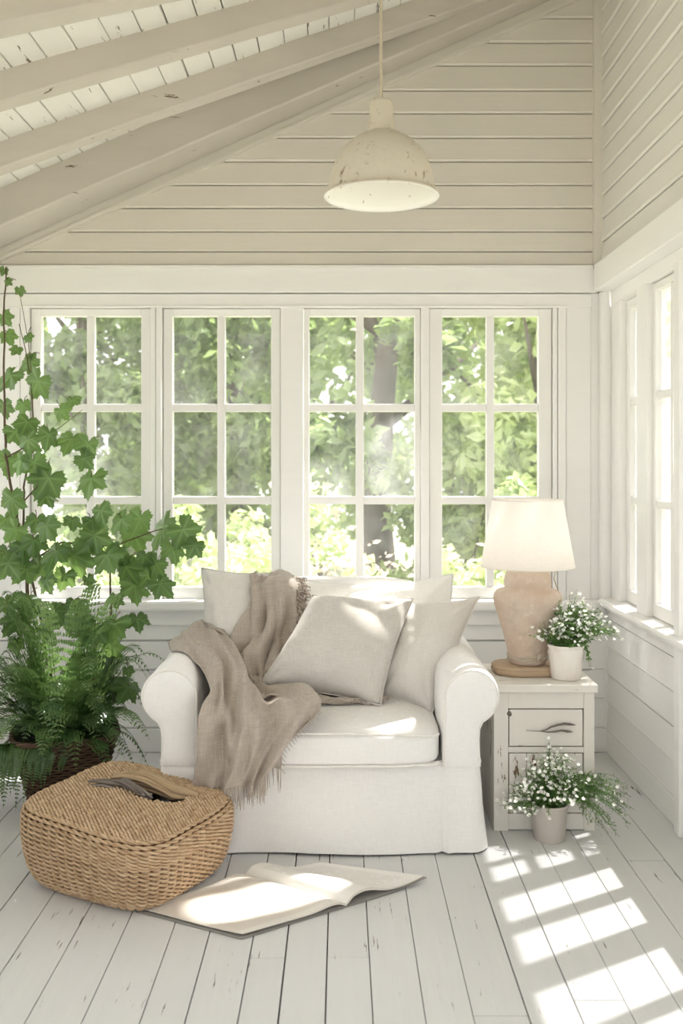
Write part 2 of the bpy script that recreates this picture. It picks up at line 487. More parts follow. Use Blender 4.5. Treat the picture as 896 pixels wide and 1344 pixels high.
window('window_9',fright,1.2,1.98,.672,Z_HEAD-.004,3,1,st=.03,rowz=[],glass='glass')
window('window_10',fright,.2,1.1,.672,Z_HEAD-.004,3,1,st=.03,rowz=[],glass='glass')
def rmull(name,y0,y1,proud=.0,z0=.668,x1=XR+.06):
    return flat(name,[(XR-proud,x1,y0,y1,z0,Z_HEAD+.002)],M['trim'],.004)
rmull('trim_19',4.06,D-.02,-.002)
rmull('trim_20',3.665,3.785,.012)
rmull('trim_21',3.257,3.312,.03,.0)
rmull('trim_22',2.765,2.85,.0)
rmull('trim_23',1.98,2.10,.0); rmull('trim_24',1.1,1.2); rmull('trim_25',RY0,.2)
for i,(a,b) in enumerate(((3.2,4.1),(2.2,3.1),(1.2,2.1),(.1,1.1))):
    window('window_%d'%(11+i),fleft,a,b,.655,1.93,2,3,st=.04)
flat('trim_26',[(XL-.09,XL,4.1,D,.655,1.93),(XL-.09,XL,3.1,3.2,.655,1.93),(XL-.09,XL,2.1,2.2,.655,1.93),(XL-.09,XL,1.1,1.2,.655,1.93),(XL-.09,XL,RY0,.1,.655,1.93)],M['trim'],.003)

# ------------------------------------------------------------------ armchair
ch=thing('armchair','wide white slipcovered armchair with rolled arms under the windows','armchair',(-.065,3.55,0))
AXC=-.065
# skirted base
sk=MB()
X0,X1,YA,YB=-.578,.448,3.135,4.09
def perim(s):                       # rounded rectangle, s in 0..1 -> x,y,nx,ny ; starts front-left, goes right
    r=.03; W=X1-X0; L=YB-YA
    segs=[('f',W-2*r),('c',PI*r/2),('r',L-2*r),('c2',PI*r/2),('b',W-2*r),('c3',PI*r/2),('l',L-2*r),('c4',PI*r/2)]
    tot=sum(a for _,a in segs); d=(s%1.0)*tot
    for i,(nme,a) in enumerate(segs):
        if d<=a or i==len(segs)-1: break
        d-=a
    t=d/a if a else 0
    cs=[(X1-r,YA+r,-PI/2),(X1-r,YB-r,0),(X0+r,YB-r,PI/2),(X0+r,YA+r,PI)]
    if i%2==0:
        k=i//2
        if k==0: return X0+r+d,YA,0,-1
        if k==1: return X1,YA+r+d,1,0
        if k==2: return X1-r-d,YB,0,1
        return X0,YB-r-d,-1,0
    cx,cy,a0=cs[i//2]; an=a0+t*PI/2
    return cx+r*math.cos(an),cy+r*math.sin(an),math.cos(an),math.sin(an)
ZT=.29
def skf(u,v):
    x,y,nx,ny=perim(u); k=1-v
    z=ZT*v
    off=.022*k**1.4+.010*k*nz((x*5,y*5,1.5),1.0)+.004*nz((x*7,y*7,z*8),1.2)
    if ny<-.5:
        for px_ in (.322,-.452):
            off-=.014*math.exp(-((x-px_)/.007)**2)*(.35+.65*k)
            off+=.007*math.exp(-((x-px_-math.copysign(.018,px_))/.012)**2)*k
        off+=.010*k*math.sin((x+.1)*9)
    if v>.93: off-=.010*(v-.93)/.07
    hem=.004+.007*(.5+nz((x*3,y*3,0),1.1))
    return (x+nx*off,y+ny*off,z+hem*k)
sk.grid(skf,220,22,cu=True)
sk.add([(X0+.02,YA+.02,ZT-.004),(X1-.02,YA+.02,ZT-.004),(X1-.02,YB-.02,ZT-.004),(X0+.02,YB-.02,ZT-.004)],[(0,1,2,3)])
skirt=sk.build('skirt',M['slip'],ch,smooth=60,weld=True)
pm=MB(); pts=[]
for i in range(160):
    x,y,nx,ny=perim(i/160); pts.append((x+nx*.001,y+ny*.001,ZT-.004))
pm.tube(pts,.0045,6,closed=True); pm.build('piping',M['pipe'],skirt,smooth=60)
# arms
chair_meshes=[skirt]
def arm(side):
    inner=AXC+side*.391
    pr=[]
    z0=ZT-.01
    pr.append((0,z0))
    for k in range(1,6): pr.append((0,lerp(z0,.50,k/6)))
    for k in range(25):
        a=PI-(PI+PI*.36)*k/24
        pr.append((.0895+.0895*math.cos(a),.50+.0895*math.sin(a)))
    pr+= [(.116,.395),(.113,.36),(.114,.32),(.117,z0)]
    P=len(pr)
    def p3(i,t):
        w,z=pr[i]
        y=lerp(3.128,4.08,t)
        e=max(0,1-t/.03); sh=1-.07*e*e
        cw,cz=.075,.45
        w2=cw+(w-cw)*sh; z2=cz+(z-cz)*sh if z>z0+.02 else z
        x=inner+side*w2
        b=.006*nz((x*6,y*5,z2*6),1.0)+.003*nz((x*14,y*12,z2*14),1.0,2)
        dirx=(w-.07); dirz=(z-.45); L=math.hypot(dirx,dirz)+1e-6
        return Vector((x+side*dirx/L*b, y, z2+dirz/L*b))
    ts=[0,.004,.012,.022,.035]+[.035+.965*i/26 for i in range(1,27)]
    mb=MB(); vs=[]; fs=[]
    for t in ts:
        for i in range(P): vs.append(p3(i,t))
    for j in range(len(ts)-1):
        for i in range(P):
            fs.append((j*P+i,j*P+(i+1)%P,(j+1)*P+(i+1)%P,(j+1)*P+i))
    fs.append(tuple(range((len(ts)-1)*P,len(ts)*P)))
    mb.add(vs,fs)
    # front face: concentric rings slightly bulged
    rings=[1.0,.93,.8,.6,.35]; vs=[]; fs=[]
    for q,rr in enumerate(rings):
        for i in range(P):
            p=p3(i,0); c=Vector((inner+side*.06,p.y,min(max(p.z,.33),.50) if True else .42))
            v=c+(p-c)*rr; v.y=3.128-.010*(1-rr**3)+.004*nz((v.x*9,1,v.z*9),1.0)*(1-rr)
            vs.append(v)
    for q in range(len(rings)-1):
        for i in range(P):
            fs.append((q*P+i,q*P+(i+1)%P,(q+1)*P+(i+1)%P,(q+1)*P+i))
    fs.append(tuple(range(4*P,5*P)))
    mb.add(vs,fs)
    o=mb.build('arm',M['slip'],ch,smooth=50,weld=True)
    pm=MB(); pm.tube([p3(i,.006)+Vector((0,-.003,0)) for i in range(P)],.0042,6); pm.build('piping',M['pipe'],o,smooth=60)
    chair_meshes.append(o)
    return o
arm(-1); arm(1)
# back
def rbox(mb, x0,x1,y0,y1,z0,z1, e=5, n=26, fn=None, m=0):
    """superellipsoid box"""
    cx,cy,cz=(x0+x1)/2,(y0+y1)/2,(z0+z1)/2; a,b,c=(x1-x0)/2,(y1-y0)/2,(z1-z0)/2
    vs=[];fs=[]
    faces=[((1,0,0),(0,1,0),(0,0,1)),((-1,0,0),(0,0,1),(0,1,0)),((0,1,0),(0,0,1),(1,0,0)),((0,-1,0),(1,0,0),(0,0,1)),((0,0,1),(1,0,0),(0,1,0)),((0,0,-1),(0,1,0),(1,0,0))]
    for nn,uu,vv in faces:
        nn,uu,vv=Vector(nn),Vector(uu),Vector(vv); base=len(vs)
        for j in range(n+1):
            for i in range(n+1):
                tu=math.sin((i/n-.5)*PI)*.5+ (i/n-.5); tv=math.sin((j/n-.5)*PI)*.5+(j/n-.5)
                p=nn+uu*tu+vv*tv
                L=(abs(p.x)**e+abs(p.y)**e+abs(p.z)**e)**(1/e); p/=L
                q=Vector((cx+a*p.x,cy+b*p.y,cz+c*p.z))
                if fn: q=fn(q,p)
                vs.append(q)
        for j in range(n):
            for i in range(n):
                k=base+j*(n+1)+i; fs.append((k,k+1,k+n+2,k+n+1))
    mb.add(vs,fs,m)
mb=MB()
rbox(mb,-.50,.37,3.945,4.09,.28,.775,6,20,lambda q,p:q+Vector((0,0,.01*nz(q,5))))
o=mb.build('backrest',M['slip'],ch,smooth=180,weld=True); chair_meshes.append(o)
# seat cushion
SX0,SX1,SY0,SY1=AXC-.387,AXC+.387,3.085,3.93
def seatfn(q,p):
    kx=1-min(1,abs(p.x))**2.2; ky=1-min(1,abs(p.y))**2.4
    q=q.copy()
    if p.z>0: q.z+=.028*kx**.7*ky**.6+.006*nz(q,6)
    q.y-=.010*max(0,-p.y)*(1-abs(p.x)**2)
    return q
mb=MB(); rbox(mb,SX0,SX1,SY0,SY1,.286,.392,9,34,seatfn)
seat=mb.build('seat_cushion',M['slip'],ch,smooth=180,weld=True); chair_meshes.append(seat)
pm=MB()
for zz in (.384,.295):
    pts=[]
    for i in range(60):
        t=i/59; x=lerp(SX0+.012,SX1-.012,t); k=1-abs(2*t-1)**2
        edge=abs(2*t-1)
        y=SY0-.010*k+ (.03*max(0,(edge-.93)/.07)**2)
        pts.append((x,y+.002,zz+.012*k*(1 if zz>.35 else -.2)+.002*nz((x*8,0,zz),1)))
    pm.tube(pts,.0045,6)
pm.build('piping',M['pipe'],seat,smooth=60)

# ------------------------------------------------------------------ pillows
def pillow(name,label,cat,mat,c,T,k=.07,wr=.006,seed=0,group=None,pip=True,exp=2.6,bend=0.0):
    """c = BL,BR,TR,TL world corners"""
    bl,br,tr,tl=[Vector(p) for p in c]
    nrm=((br-bl).cross(tl-bl)).normalized()
    if nrm.y>0: nrm=-nrm
    loc=(bl+br)/2
    root=thing(name,label,cat,loc,group)
    def base(u,v):
        uu=u+k*(.5-u)*4*v*(1-v); vv=v+k*(.5-v)*4*u*(1-u)
        return (bl*(1-uu)+br*uu)*(1-vv)+(tl*(1-uu)+tr*uu)*vv
    def hh(u,v):
        a=max(0,1-abs(2*u-1)**exp); b=max(0,1-abs(2*v-1)**exp)
        h=(a*b)**.55
        return h*(1+.18*(.5-v))
    def top(sg):
        def f(u,v):
            p=base(u,v); h=hh(u,v)
            # creases run from the corners inward
            w=0
            for (cu,cv) in ((0,0),(1,0),(1,1),(0,1)):
                du,dv=abs(u-cu),abs(v-cv); dd=math.hypot(du,dv)
                an=math.atan2(dv,du)
                w+=math.sin(an*9+seed)*math.exp(-((dd-.16)/.15)**2)
            w=w*wr*.8+wr*1.5*nz((u*3+seed,v*3,sg),1.3)+wr*.6*nz((u*8+seed,v*8,sg),1.0)
            return p+nrm*(sg*(T/2*h+w*min(1,h*2.2))-bend*4*u*(1-u)*v)
        return f
    mb=MB(); mb.grid(top(1),40,40); mb.grid(top(-1),40,40)
    o=mb.build('cover',mat,root,smooth=180,weld=True)
    if pip:
        pm=MB(); pts=[]
        for i in range(40): pts.append(top(1)(i/40,0))
        for i in range(40): pts.append(top(1)(1,i/40))
        for i in range(40): pts.append(top(1)(1-i/40,1))
        for i in range(40): pts.append(top(1)(0,1-i/40))
        pm.tube(pts,.0032,6,closed=True); pm.build('piping',mat,root,smooth=60)
    return o
c1=pillow('back_cushion','white back cushion half hidden behind the throw and the grey pillow','cushion',M['whitecush'],
   [at(352,905,3.80),at(512,905,3.80),at(522,768,3.86),at(345,752,3.86)],.15,seed=1,wr=.008)
c2=pillow('back_cushion','white back cushion with its square corner up by the lamp side','cushion',M['whitecush'],
   [at(470,905,3.73),at(585,905,3.73),at(595,753,3.86),at(440,780,3.82)],.16,seed=2,wr=.007,k=.03,exp=4)
c3=pillow('throw_pillow','creased white pillow wedged directly behind the grey linen pillow','pillow',M['whitecush'],
   [at(400,905,3.60),at(520,905,3.60),at(520,784,3.70),at(397,783,3.70)],.10,seed=3,wr=.012)
p1=pillow('throw_pillow','pale linen pillow leaning in the corner under the throw','pillow',M['linen2'],
   [at(270,868,3.70),at(352,890,3.62),at(352,752,3.80),at(264,745,3.80)],.18,seed=4,k=.06)
p3=pillow('throw_pillow','pale linen pillow leaning against the arm nearest the lamp','pillow',M['linen2'],
   [at(497,915,3.47),at(566,938,3.38),at(629,783,3.66),at(528,792,3.68)],.19,seed=5,k=.08)
p2=pillow('throw_pillow','square grey linen pillow at the front of the armchair','pillow',M['linen'],
   [at(336,902,3.42),at(499,926,3.34),at(542,786,3.60),at(410,781,3.62)],.22,seed=6,k=.07)

# ------------------------------------------------------------------ throw blanket
def spline_grid(P, nu, nv):
    def cr(p0,p1,p2,p3,t):
        return .5*((2*p1)+(p2-p0)*t+(2*p0-5*p1+4*p2-p3)*t*t+(3*p1-p0-3*p2+p3)*t**3)
    rows=len(P); cols=len(P[0])
    def ev(arr,t):
        n=len(arr)-1; x=min(n-1e-6,max(0,t*n)); i=int(x); f=x-i
        g=lambda k: arr[max(0,min(n,k))] if 0<=k<=n else (arr[0]*2-arr[1] if k<0 else arr[n]*2-arr[n-1])
        return cr(g(i-1),g(i),g(i+1),g(i+2),f)
    def f(u,v): return ev([ev(r,u) for r in P],v)
    return f
bpy.context.view_layer.update()
def bvh_of(objs):
    vs=[];ps=[]
    for o in objs:
        b=len(vs); mw=o.matrix_world
        vs+=[mw@v.co for v in o.data.vertices]; ps+=[tuple(i+b for i in p.vertices) for p in o.data.polygons]
    return BVHTree.FromPolygons(vs,ps)
coll=bvh_of(chair_meshes+[c1,p1,p2])
def push(p, off=.008):
    for _ in range(3):
        r=coll.find_nearest(p,.09)
        if r[0] is None: return p
        loc,nn,_,dist=r
        d=(p-loc).dot(nn)
        if d<off: p=p+nn*(off-d)
        else: break
    return p
tb=thing('throw_blanket','beige fringed throw draped over one arm, a pillow and the seat front','blanket',(-.32,3.3,.45))
rowsB=[
 [(222,846,3.66),(240,830,3.70),(258,818,3.74),(276,816,3.72),(292,828,3.68),(304,850,3.62)],
 [(228,860,3.45),(255,848,3.50),(280,842,3.54),(300,850,3.54),(316,868,3.52),(330,888,3.50)],
 [(262,876,3.25),(282,870,3.30),(300,872,3.34),(316,884,3.36),(334,898,3.38),(356,905,3.38)],
 [(275,905,3.12),(290,905,3.13),(308,908,3.16),(330,912,3.2),(358,912,3.28),(395,910,3.34)],
 [(272,930,3.08),(292,936,3.055),(314,940,3.055),(338,932,3.08),(375,922,3.14),(418,922,3.22)],
 [(265,962,3.075),(290,966,3.05),(316,962,3.045),(342,952,3.04),(380,940,3.06),(418,935,3.10)],
 [(260,1000,3.08),(288,1002,3.05),(316,1000,3.04),(338,990,3.035),(368,970,3.03),(398,955,3.05)],
 [(254,1034,3.085),(282,1036,3.05),(308,1033,3.035),(328,1030,3.03),(344,1020,3.03),(360,1002,3.03)]]
GB=spline_grid([[at(*p) for p in r] for r in rowsB],5,7)
rowsA=[
 [(330,764,3.88),(345,757,3.90),(360,754,3.90),(378,754,3.90),(394,764,3.88)],
 [(329,775,3.72),(344,770,3.71),(360,768,3.70),(378,770,3.71),(396,778,3.74)],
 [(326,806,3.68),(342,804,3.655),(358,800,3.65),(376,802,3.66),(393,806,3.68)],
 [(312,836,3.64),(332,836,3.60),(350,834,3.59),(366,836,3.60),(380,842,3.62)],
 [(300,858,3.60),(318,862,3.56),(336,866,3.53),(352,868,3.52),(362,872,3.54)],
 [(308,880,3.52),(322,888,3.49),(334,892,3.47),(344,894,3.46),(350,893,3.47)],
 [(318,898,3.45),(330,904,3.43),(340,906,3.42),(348,905,3.42),(356,902,3.42)]]
GA=spline_grid([[at(*p) for p in r] for r in rowsA],4,6)
rowsC=[
 [(300,905,3.44),(350,898,3.48),(400,905,3.47),(450,912,3.44),(512,918,3.40)],
 [(310,915,3.36),(350,910,3.40),(400,912,3.40),(440,918,3.38),(490,922,3.36)],
 [(318,925,3.26),(350,920,3.28),(385,918,3.30),(420,922,3.32),(455,924,3.33)]]
GC=spline_grid([[at(*p) for p in r] for r in rowsC],4,2)
def cloth(mb,G,nu,nv,folds,seed,off=.010,thick=.0):
    pts={}
    for j in range(nv+1):
        for i in range(nu+1):
            u,v=i/nu,j/nv; p=G(u,v)
            e=.01
            du=G(min(1,u+e),v)-G(max(0,u-e),v); dv=G(u,min(1,v+e))-G(u,max(0,v-e))
            n=du.cross(dv)
            n = n.normalized() if n.length>1e-9 else Vector((0,-1,0))
            if n.dot(Vector((0,-1,.35)))<0: n=-n
            d=0
            for (a,fr,ph,sk_,v0,v1) in folds:
                d+=a*math.sin(2*PI*(fr*(u+sk_*(v-.5)+.05*nz((u*2,v*2.5,seed),1.3)))+ph)*sst(v0,v1,v)
            d+=.010*nz((u*4+seed,v*5,seed),1.2)+.004*nz((u*11+seed,v*12,seed),1.0)
            pts[i,j]=push(p+n*(d+.008),off)
    mb.grid(lambda u,v:pts[round(u*nu),round(v*nv)],nu,nv)
    return pts
mb=MB(); pB=cloth(mb,GB,64,84,[(.019,2.3,.6,.25,.0,.35),(.013,4.1,2.0,-.3,.1,.6),(.008,6.5,.3,.35,-.2,.3)],1)
mb2=mb; pA=cloth(mb2,GA,48,60,[(.020,2.2,1.0,.45,.1,.5),(.012,4.3,.2,-.5,.0,.4)],2)
pC=cloth(mb,GC,60,24,[(.010,3.2,.5,.8,-.2,.3)],3,off=.007)
cl_=mb.build('cloth',M['throw'],tb,smooth=180)
sd=cl_.modifiers.new('solid','SOLIDIFY'); sd.thickness=.004; sd.offset=1
fm=MB()
for i in range(0,65):                       # hem fringe
    for q in range(2):
        p=pB[i,84]; L=R.uniform(.035,.075); dx=R.uniform(-.006,.006)
        p=p+Vector((R.uniform(-.003,.003),R.uniform(-.003,.001),0))
        fm.tube([p+Vector((0,0,.006)),p+Vector((dx*.5,-.004,-L*.5)),p+Vector((dx,-.002,-L))],[.0016,.0013,.0007],4)
for j in range(60,85):                      # right edge fuzz
    p=pB[64,j]; fm.tube([p,p+Vector((R.uniform(.006,.014),-.006,R.uniform(-.016,-.004)))],[.0013,.0007],4)
fm.build('fringe',M['throw'],tb,smooth=60)
fm=MB()                                     # crinkled fringe border down the side on the back
for j in range(2,58):
    for q in range(7):
        p=pA[48-R.choice([0,0,0,1,2,3,4]),j]; t=p
        pts=[p]
        for s_ in range(4):
            t=t+Vector((R.uniform(-.006,.014),R.uniform(-.016,.002),R.uniform(-.012,.008))); pts.append(push(t,.006))
        fm.tube(pts,[.003,.0035,.003,.0025,.0015],5)
for j in range(0,25,1):
    p=pC[60,j]; fm.tube([p,p+Vector((R.uniform(.008,.02),-.004,-.003))],[.0014,.0007],4)
fm.build('fringe',M['throw'],tb,smooth=60)

# ------------------------------------------------------------------ woven things
def weave_mat(name,c1,c2,rough=.6):
    t=NT(name); at_=t.attr()
    n=t.noise(t.coord((120,120,120)),1,3)
    c=t.mix(at_[0],c1,c2); c=t.mix(t.math('MULTIPLY',n,.4),c,tuple(x*.55 for x in c1))
    t.bsdf(c,rough,n,.3,.001,spec=.3); return t.mat
M['straw']=weave_mat('straw',(.46,.305,.175),(.70,.52,.34))
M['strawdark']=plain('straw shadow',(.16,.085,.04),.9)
M['strawbund']=weave_mat('dry straw',(.38,.265,.155),(.55,.41,.26))
M['bark']=weave_mat('grey bark strip',(.16,.135,.115),(.27,.235,.20))
M['dkwicker']=weave_mat('dark wicker',(.085,.05,.032),(.17,.105,.065))
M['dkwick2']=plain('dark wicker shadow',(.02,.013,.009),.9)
M['soil']=plain('soil',(.045,.03,.02),.95)
def sup(th,a,b,e):
    c,s_=math.cos(th),math.sin(th)
    k=(abs(c/a)**e+abs(s_/b)**e)**(-1/e); return c*k,s_*k
def ring_points(a,b,e,n,start=0):      # equal arc length
    N=400; P=[sup(2*PI*i/N,a,b,e) for i in range(N+1)]
    L=[0]
    for i in range(N): L.append(L[-1]+math.dist(P[i],P[i+1]))
    out=[];j=0
    for k in range(n):
        d=L[-1]*k/n
        while L[j+1]<d: j+=1
        f=(d-L[j])/(L[j+1]-L[j]+1e-12); out.append((lerp(P[j][0],P[j+1][0],f),lerp(P[j][1],P[j+1][1],f)))
    return out
def profile_resample(prof,pitch):       # prof: list of tuples, first two used for length (scale*ref,z)
    L=[0]
    for p,q in zip(prof[:-1],prof[1:]): L.append(L[-1]+math.hypot((q[0]-p[0])*.25,q[1]-p[1]))
    n=int(L[-1]/pitch); out=[];j=0
    for k in range(n+1):
        d=L[-1]*k/n
        while j<len(L)-2 and L[j+1]<d: j+=1
        f=(d-L[j])/(L[j+1]-L[j]+1e-12); out.append(tuple(lerp(x,y,f) for x,y in zip(prof[j],prof[j+1])))
    return out
# ---- straw basket
bk=thing('straw_basket','rounded straw basket with an open top standing on the floor by the armchair','basket',(-.636,2.955,0))
ba=Vector((-.875,.485,0)); bb=Vector((.485,.875,0)); bc=Vector((-.636,2.955,0))
prof=[(.66,.006,0),(.80,.010,0),(.885,.030,0),(.945,.065,0),(.98,.105,0),(1.0,.145,0),(1.005,.185,0),(1.0,.209,0),(.982,.222,0),(.955,.230,0)]
HB,WB=.268,.231
def bpt(cs,z,sh,xy,off=0.0,dz=0.0):
    x,y=xy; L=math.hypot(x,y)
    ux,uy=x/L,y/L
    s_=cs
    X=x*s_+ux*off+sh*(-.055); Y=y*s_+uy*off+sh*.055
    zz=z+dz
    p=bc+ba*X+bb*Y
    if z>.15:                            # slouch: right end sits a bit lower, soft dents
        k=sst(.12,.22,z)
        zz+=k*(.018*(X/HB)+.010*(Y/WB)+.010*nz((X*5,Y*5,3),1.1))
    return Vector((p.x,p.y,max(zz,.004)))
rows=profile_resample(prof,.0132)
S=58; NP=S*4
xy=ring_points(HB,WB,4.6,NP)
mb=MB()
for k,(cs,z,sh) in enumerate(rows):
    k2=rows[min(k+1,len(rows)-1)]; k0=rows[max(k-1,0)]
    up=Vector(((k2[0]-k0[0])*.25,k2[1]-k0[1])).normalized()
    for sgn in (1,-1):
        pts=[];rd=[]
        j0=R.uniform(-.4,.4)
        for i in range(NP):
            ph=PI*i/4+(PI/2)*(k%2)*.0
            o_=sgn*.0056*math.cos(ph); b_=sgn*.0032*math.sin(ph)
            # outward normal of the profile = (up.y,-up.x)
            jit=.0012*nz((i*.35,k*3.1,sgn),1.0)
            pts.append(bpt(cs,z,sh,xy[i],up.y*(o_+jit)+up.x*b_,-up.x*o_*1.0+up.y*b_+jit))
        mb.tube(pts,.0042,5,closed=True,col=None)
        n=NP*5
        mb.c[-n:]=[(min(1,max(0,.5+.9*nz((q//5*.23,k*1.7,sgn),1.0)+R.uniform(-.15,.15))),0) for q in range(n)]
def topz(X,Y):
    r=(abs(X/HB)**4.6+abs(Y/WB)**4.6)**(1/4.6)
    z=.230+.016*(1-min(1,r/.96)**3)
    return z+.018*(X/HB)+.010*(Y/WB)+.010*nz((X*5,Y*5,3),1.1)
HX,HY,HA,HBb=-.055,.060,.105,.058           # opening: centre and half sizes along / across
def topp(X,Y,dz=0):
    p=bc+ba*X+bb*Y; return Vector((p.x,p.y,topz(X,Y)+dz))
row=0; Y=-WB*.945
while Y<WB*.95:
    xe=HB*.965*(max(0,1-abs(Y/(WB*.965))**4.6))**(1/4.6)
    q=1-((Y-HY)/HBb)**2
    spans=[(-xe,xe)] if q<=0 else [(-xe,HX-HA*math.sqrt(q)),(HX+HA*math.sqrt(q),xe)]
    for (s0,s1) in spans:
        n=int((s1-s0)/.0048)
        if n<4: continue
        for sgn in (1,-1):
            pts=[]
            for k in range(n+1):
                X=lerp(s0,s1,k/n); ph=PI*X/.0175+(PI if row%2 else 0)*0
                yy=Y+sgn*.0030*math.sin(ph)+.002*nz((X*9,row*.7,sgn),1)
                pts.append(topp(X,yy,sgn*.0048*math.cos(ph)+.001))
            mb.tube(pts,.0043,5,col=None)
            m_=(n+1)*5; mb.c[-m_:]=[(min(1,max(0,.55+.9*nz((q2//5*.23,row*1.7,sgn),1.0)+R.uniform(-.15,.15))),0) for q2 in range(m_)]
    Y+=.0118; row+=1
body=mb.build('body',M['straw'],bk,smooth=180)
mb=MB()
mb.grid(lambda u,v:bpt(*rows[round(v*(len(rows)-1))],xy[int(u*NP)%NP],-.0055,-.002 if v>.5 else .003),NP//2,len(rows)-1,cu=True)
mb.add([bpt(.66,.006,0,xy[i],0,.004) for i in range(0,NP,4)],[tuple(range(NP//4))])
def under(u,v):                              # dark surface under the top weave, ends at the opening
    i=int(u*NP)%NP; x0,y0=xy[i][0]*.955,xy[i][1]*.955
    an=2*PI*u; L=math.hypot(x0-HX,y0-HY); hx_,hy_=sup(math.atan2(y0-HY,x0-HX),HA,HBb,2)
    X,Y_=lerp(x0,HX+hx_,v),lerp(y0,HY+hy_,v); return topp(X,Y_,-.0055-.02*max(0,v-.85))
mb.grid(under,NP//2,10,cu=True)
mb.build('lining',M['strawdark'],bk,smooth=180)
# rim bundle at the back of the opening + short rim in front
mb=MB()
for s_ in range(34):
    pts=[];rr=[]
    r0=R.uniform(.15,1); an=R.uniform(0,2*PI)
    for i in range(30):
        t=i/29
        px=lerp(146,260,t); base=at(px,lerp(1028,1045,t)-10*math.sin(PI*min(1,t*1.25+.12))**.8,lerp(3.06,2.97,t))
        w=.030*(math.sin(PI*min(1,.10+t*.86))**.6)
        a2=an+t*1.6
        pts.append(base+Vector((0,math.cos(a2)*w*r0,math.sin(a2)*w*r0*.75+.004*nz((t*6,s_,1),1))))
        rr.append(.0050*(.45+.55*math.sin(PI*min(1,max(.04,t)))**.4))
    mb.tube(pts,rr,6)
mb.build('rim',M['strawbund'],bk,smooth=180)
mb=MB()
for s_ in range(9):
    pts=[]; ox=R.uniform(-8,8); oy=R.uniform(-4,5); ph=R.uniform(0,6)
    for i in range(22):
        t=i/21
        pts.append(at(lerp(124+ox,196+ox*.6,t),lerp(1030,1047,t)-6*math.sin(PI*t)+oy+2.2*math.sin(t*9+ph),lerp(3.02,2.94,t))+Vector((0,.012*math.sin(t*7+ph),.006+.004*nz((t*5,s_,2),1))))
    mb.tube(pts,[.0035+.0022*math.sin(PI*i/21) for i in range(22)],6)
mb.build('handle',M['bark'],bk,smooth=180)

# ---- dark wicker planter
PLc=Vector((-1.01,3.60,0))
pl=thing('wicker_planter','dark brown tapered wicker planter on the floor behind the straw basket','planter',PLc)
ca,sa=math.cos(.30),math.sin(.30)
def ppt(w,z,xy_,off=0):
    x,y=xy_; L=math.hypot(x,y); x=x*w+x/L*off; y=y*w+y/L*off
    return Vector((PLc.x+x*ca-y*sa,PLc.y+x*sa+y*ca,z))
pxy=ring_points(1,1,4.5,48*4)
mb=MB(); k=0; z=.010; PH=.262
pw=lambda z: lerp(.118,.182,z/PH)
while z<PH:
    pts=[]
    for i in range(192):
        pts.append(ppt(pw(z),z+.001*nz((i*.3,k,1),1),pxy[i],.0035*math.cos(PI*i/4+PI*(k%2))))
    mb.tube(pts,.0042,5,closed=True); z+=.0105; k+=1
for q in range(3):
    pts=[ppt(pw(PH)+.002,PH+.004+.005*math.sin(i*.35+q*2.1),pxy[i],.006*math.cos(i*.35+q*2.1)) for i in range(192)]
    mb.tube(pts,.0055,6,closed=True)
mb.build('body',M['dkwicker'],pl,smooth=180)
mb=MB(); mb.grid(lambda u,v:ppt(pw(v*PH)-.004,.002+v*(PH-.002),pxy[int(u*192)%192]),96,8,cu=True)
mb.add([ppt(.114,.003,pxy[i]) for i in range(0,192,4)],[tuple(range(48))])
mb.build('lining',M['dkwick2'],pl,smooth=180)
mb=MB(); mb.add([ppt(pw(.225)-.006,.225+.004*nz((i,0,0),.7),pxy[i]) for i in range(0,192,4)]+[(PLc.x,PLc.y,.24)],[(i,(i+1)%48,48) for i in range(48)])
mb.build('soil',M['soil'],pl)

# ------------------------------------------------------------------ plants
M['vine']=leafmat('vine leaf',(.035,.09,.03),(.15,.27,.085),.38,vein=True,rough=.32,tcol=(.42,.62,.16))
M['fern']=leafmat('fern leaf',(.045,.115,.035),(.30,.44,.17),.36,rough=.36,tcol=(.34,.56,.15))
M['stem']=plain('woody stem',(.11,.075,.045),.8)
M['gstem']=plain('green stem',(.12,.22,.06),.6)
M['petal']=plain('white petal',(.90,.90,.86),.6)
M['spray']=leafmat('flower foliage',(.075,.17,.05),(.27,.42,.14),.35,tcol=(.40,.65,.15))
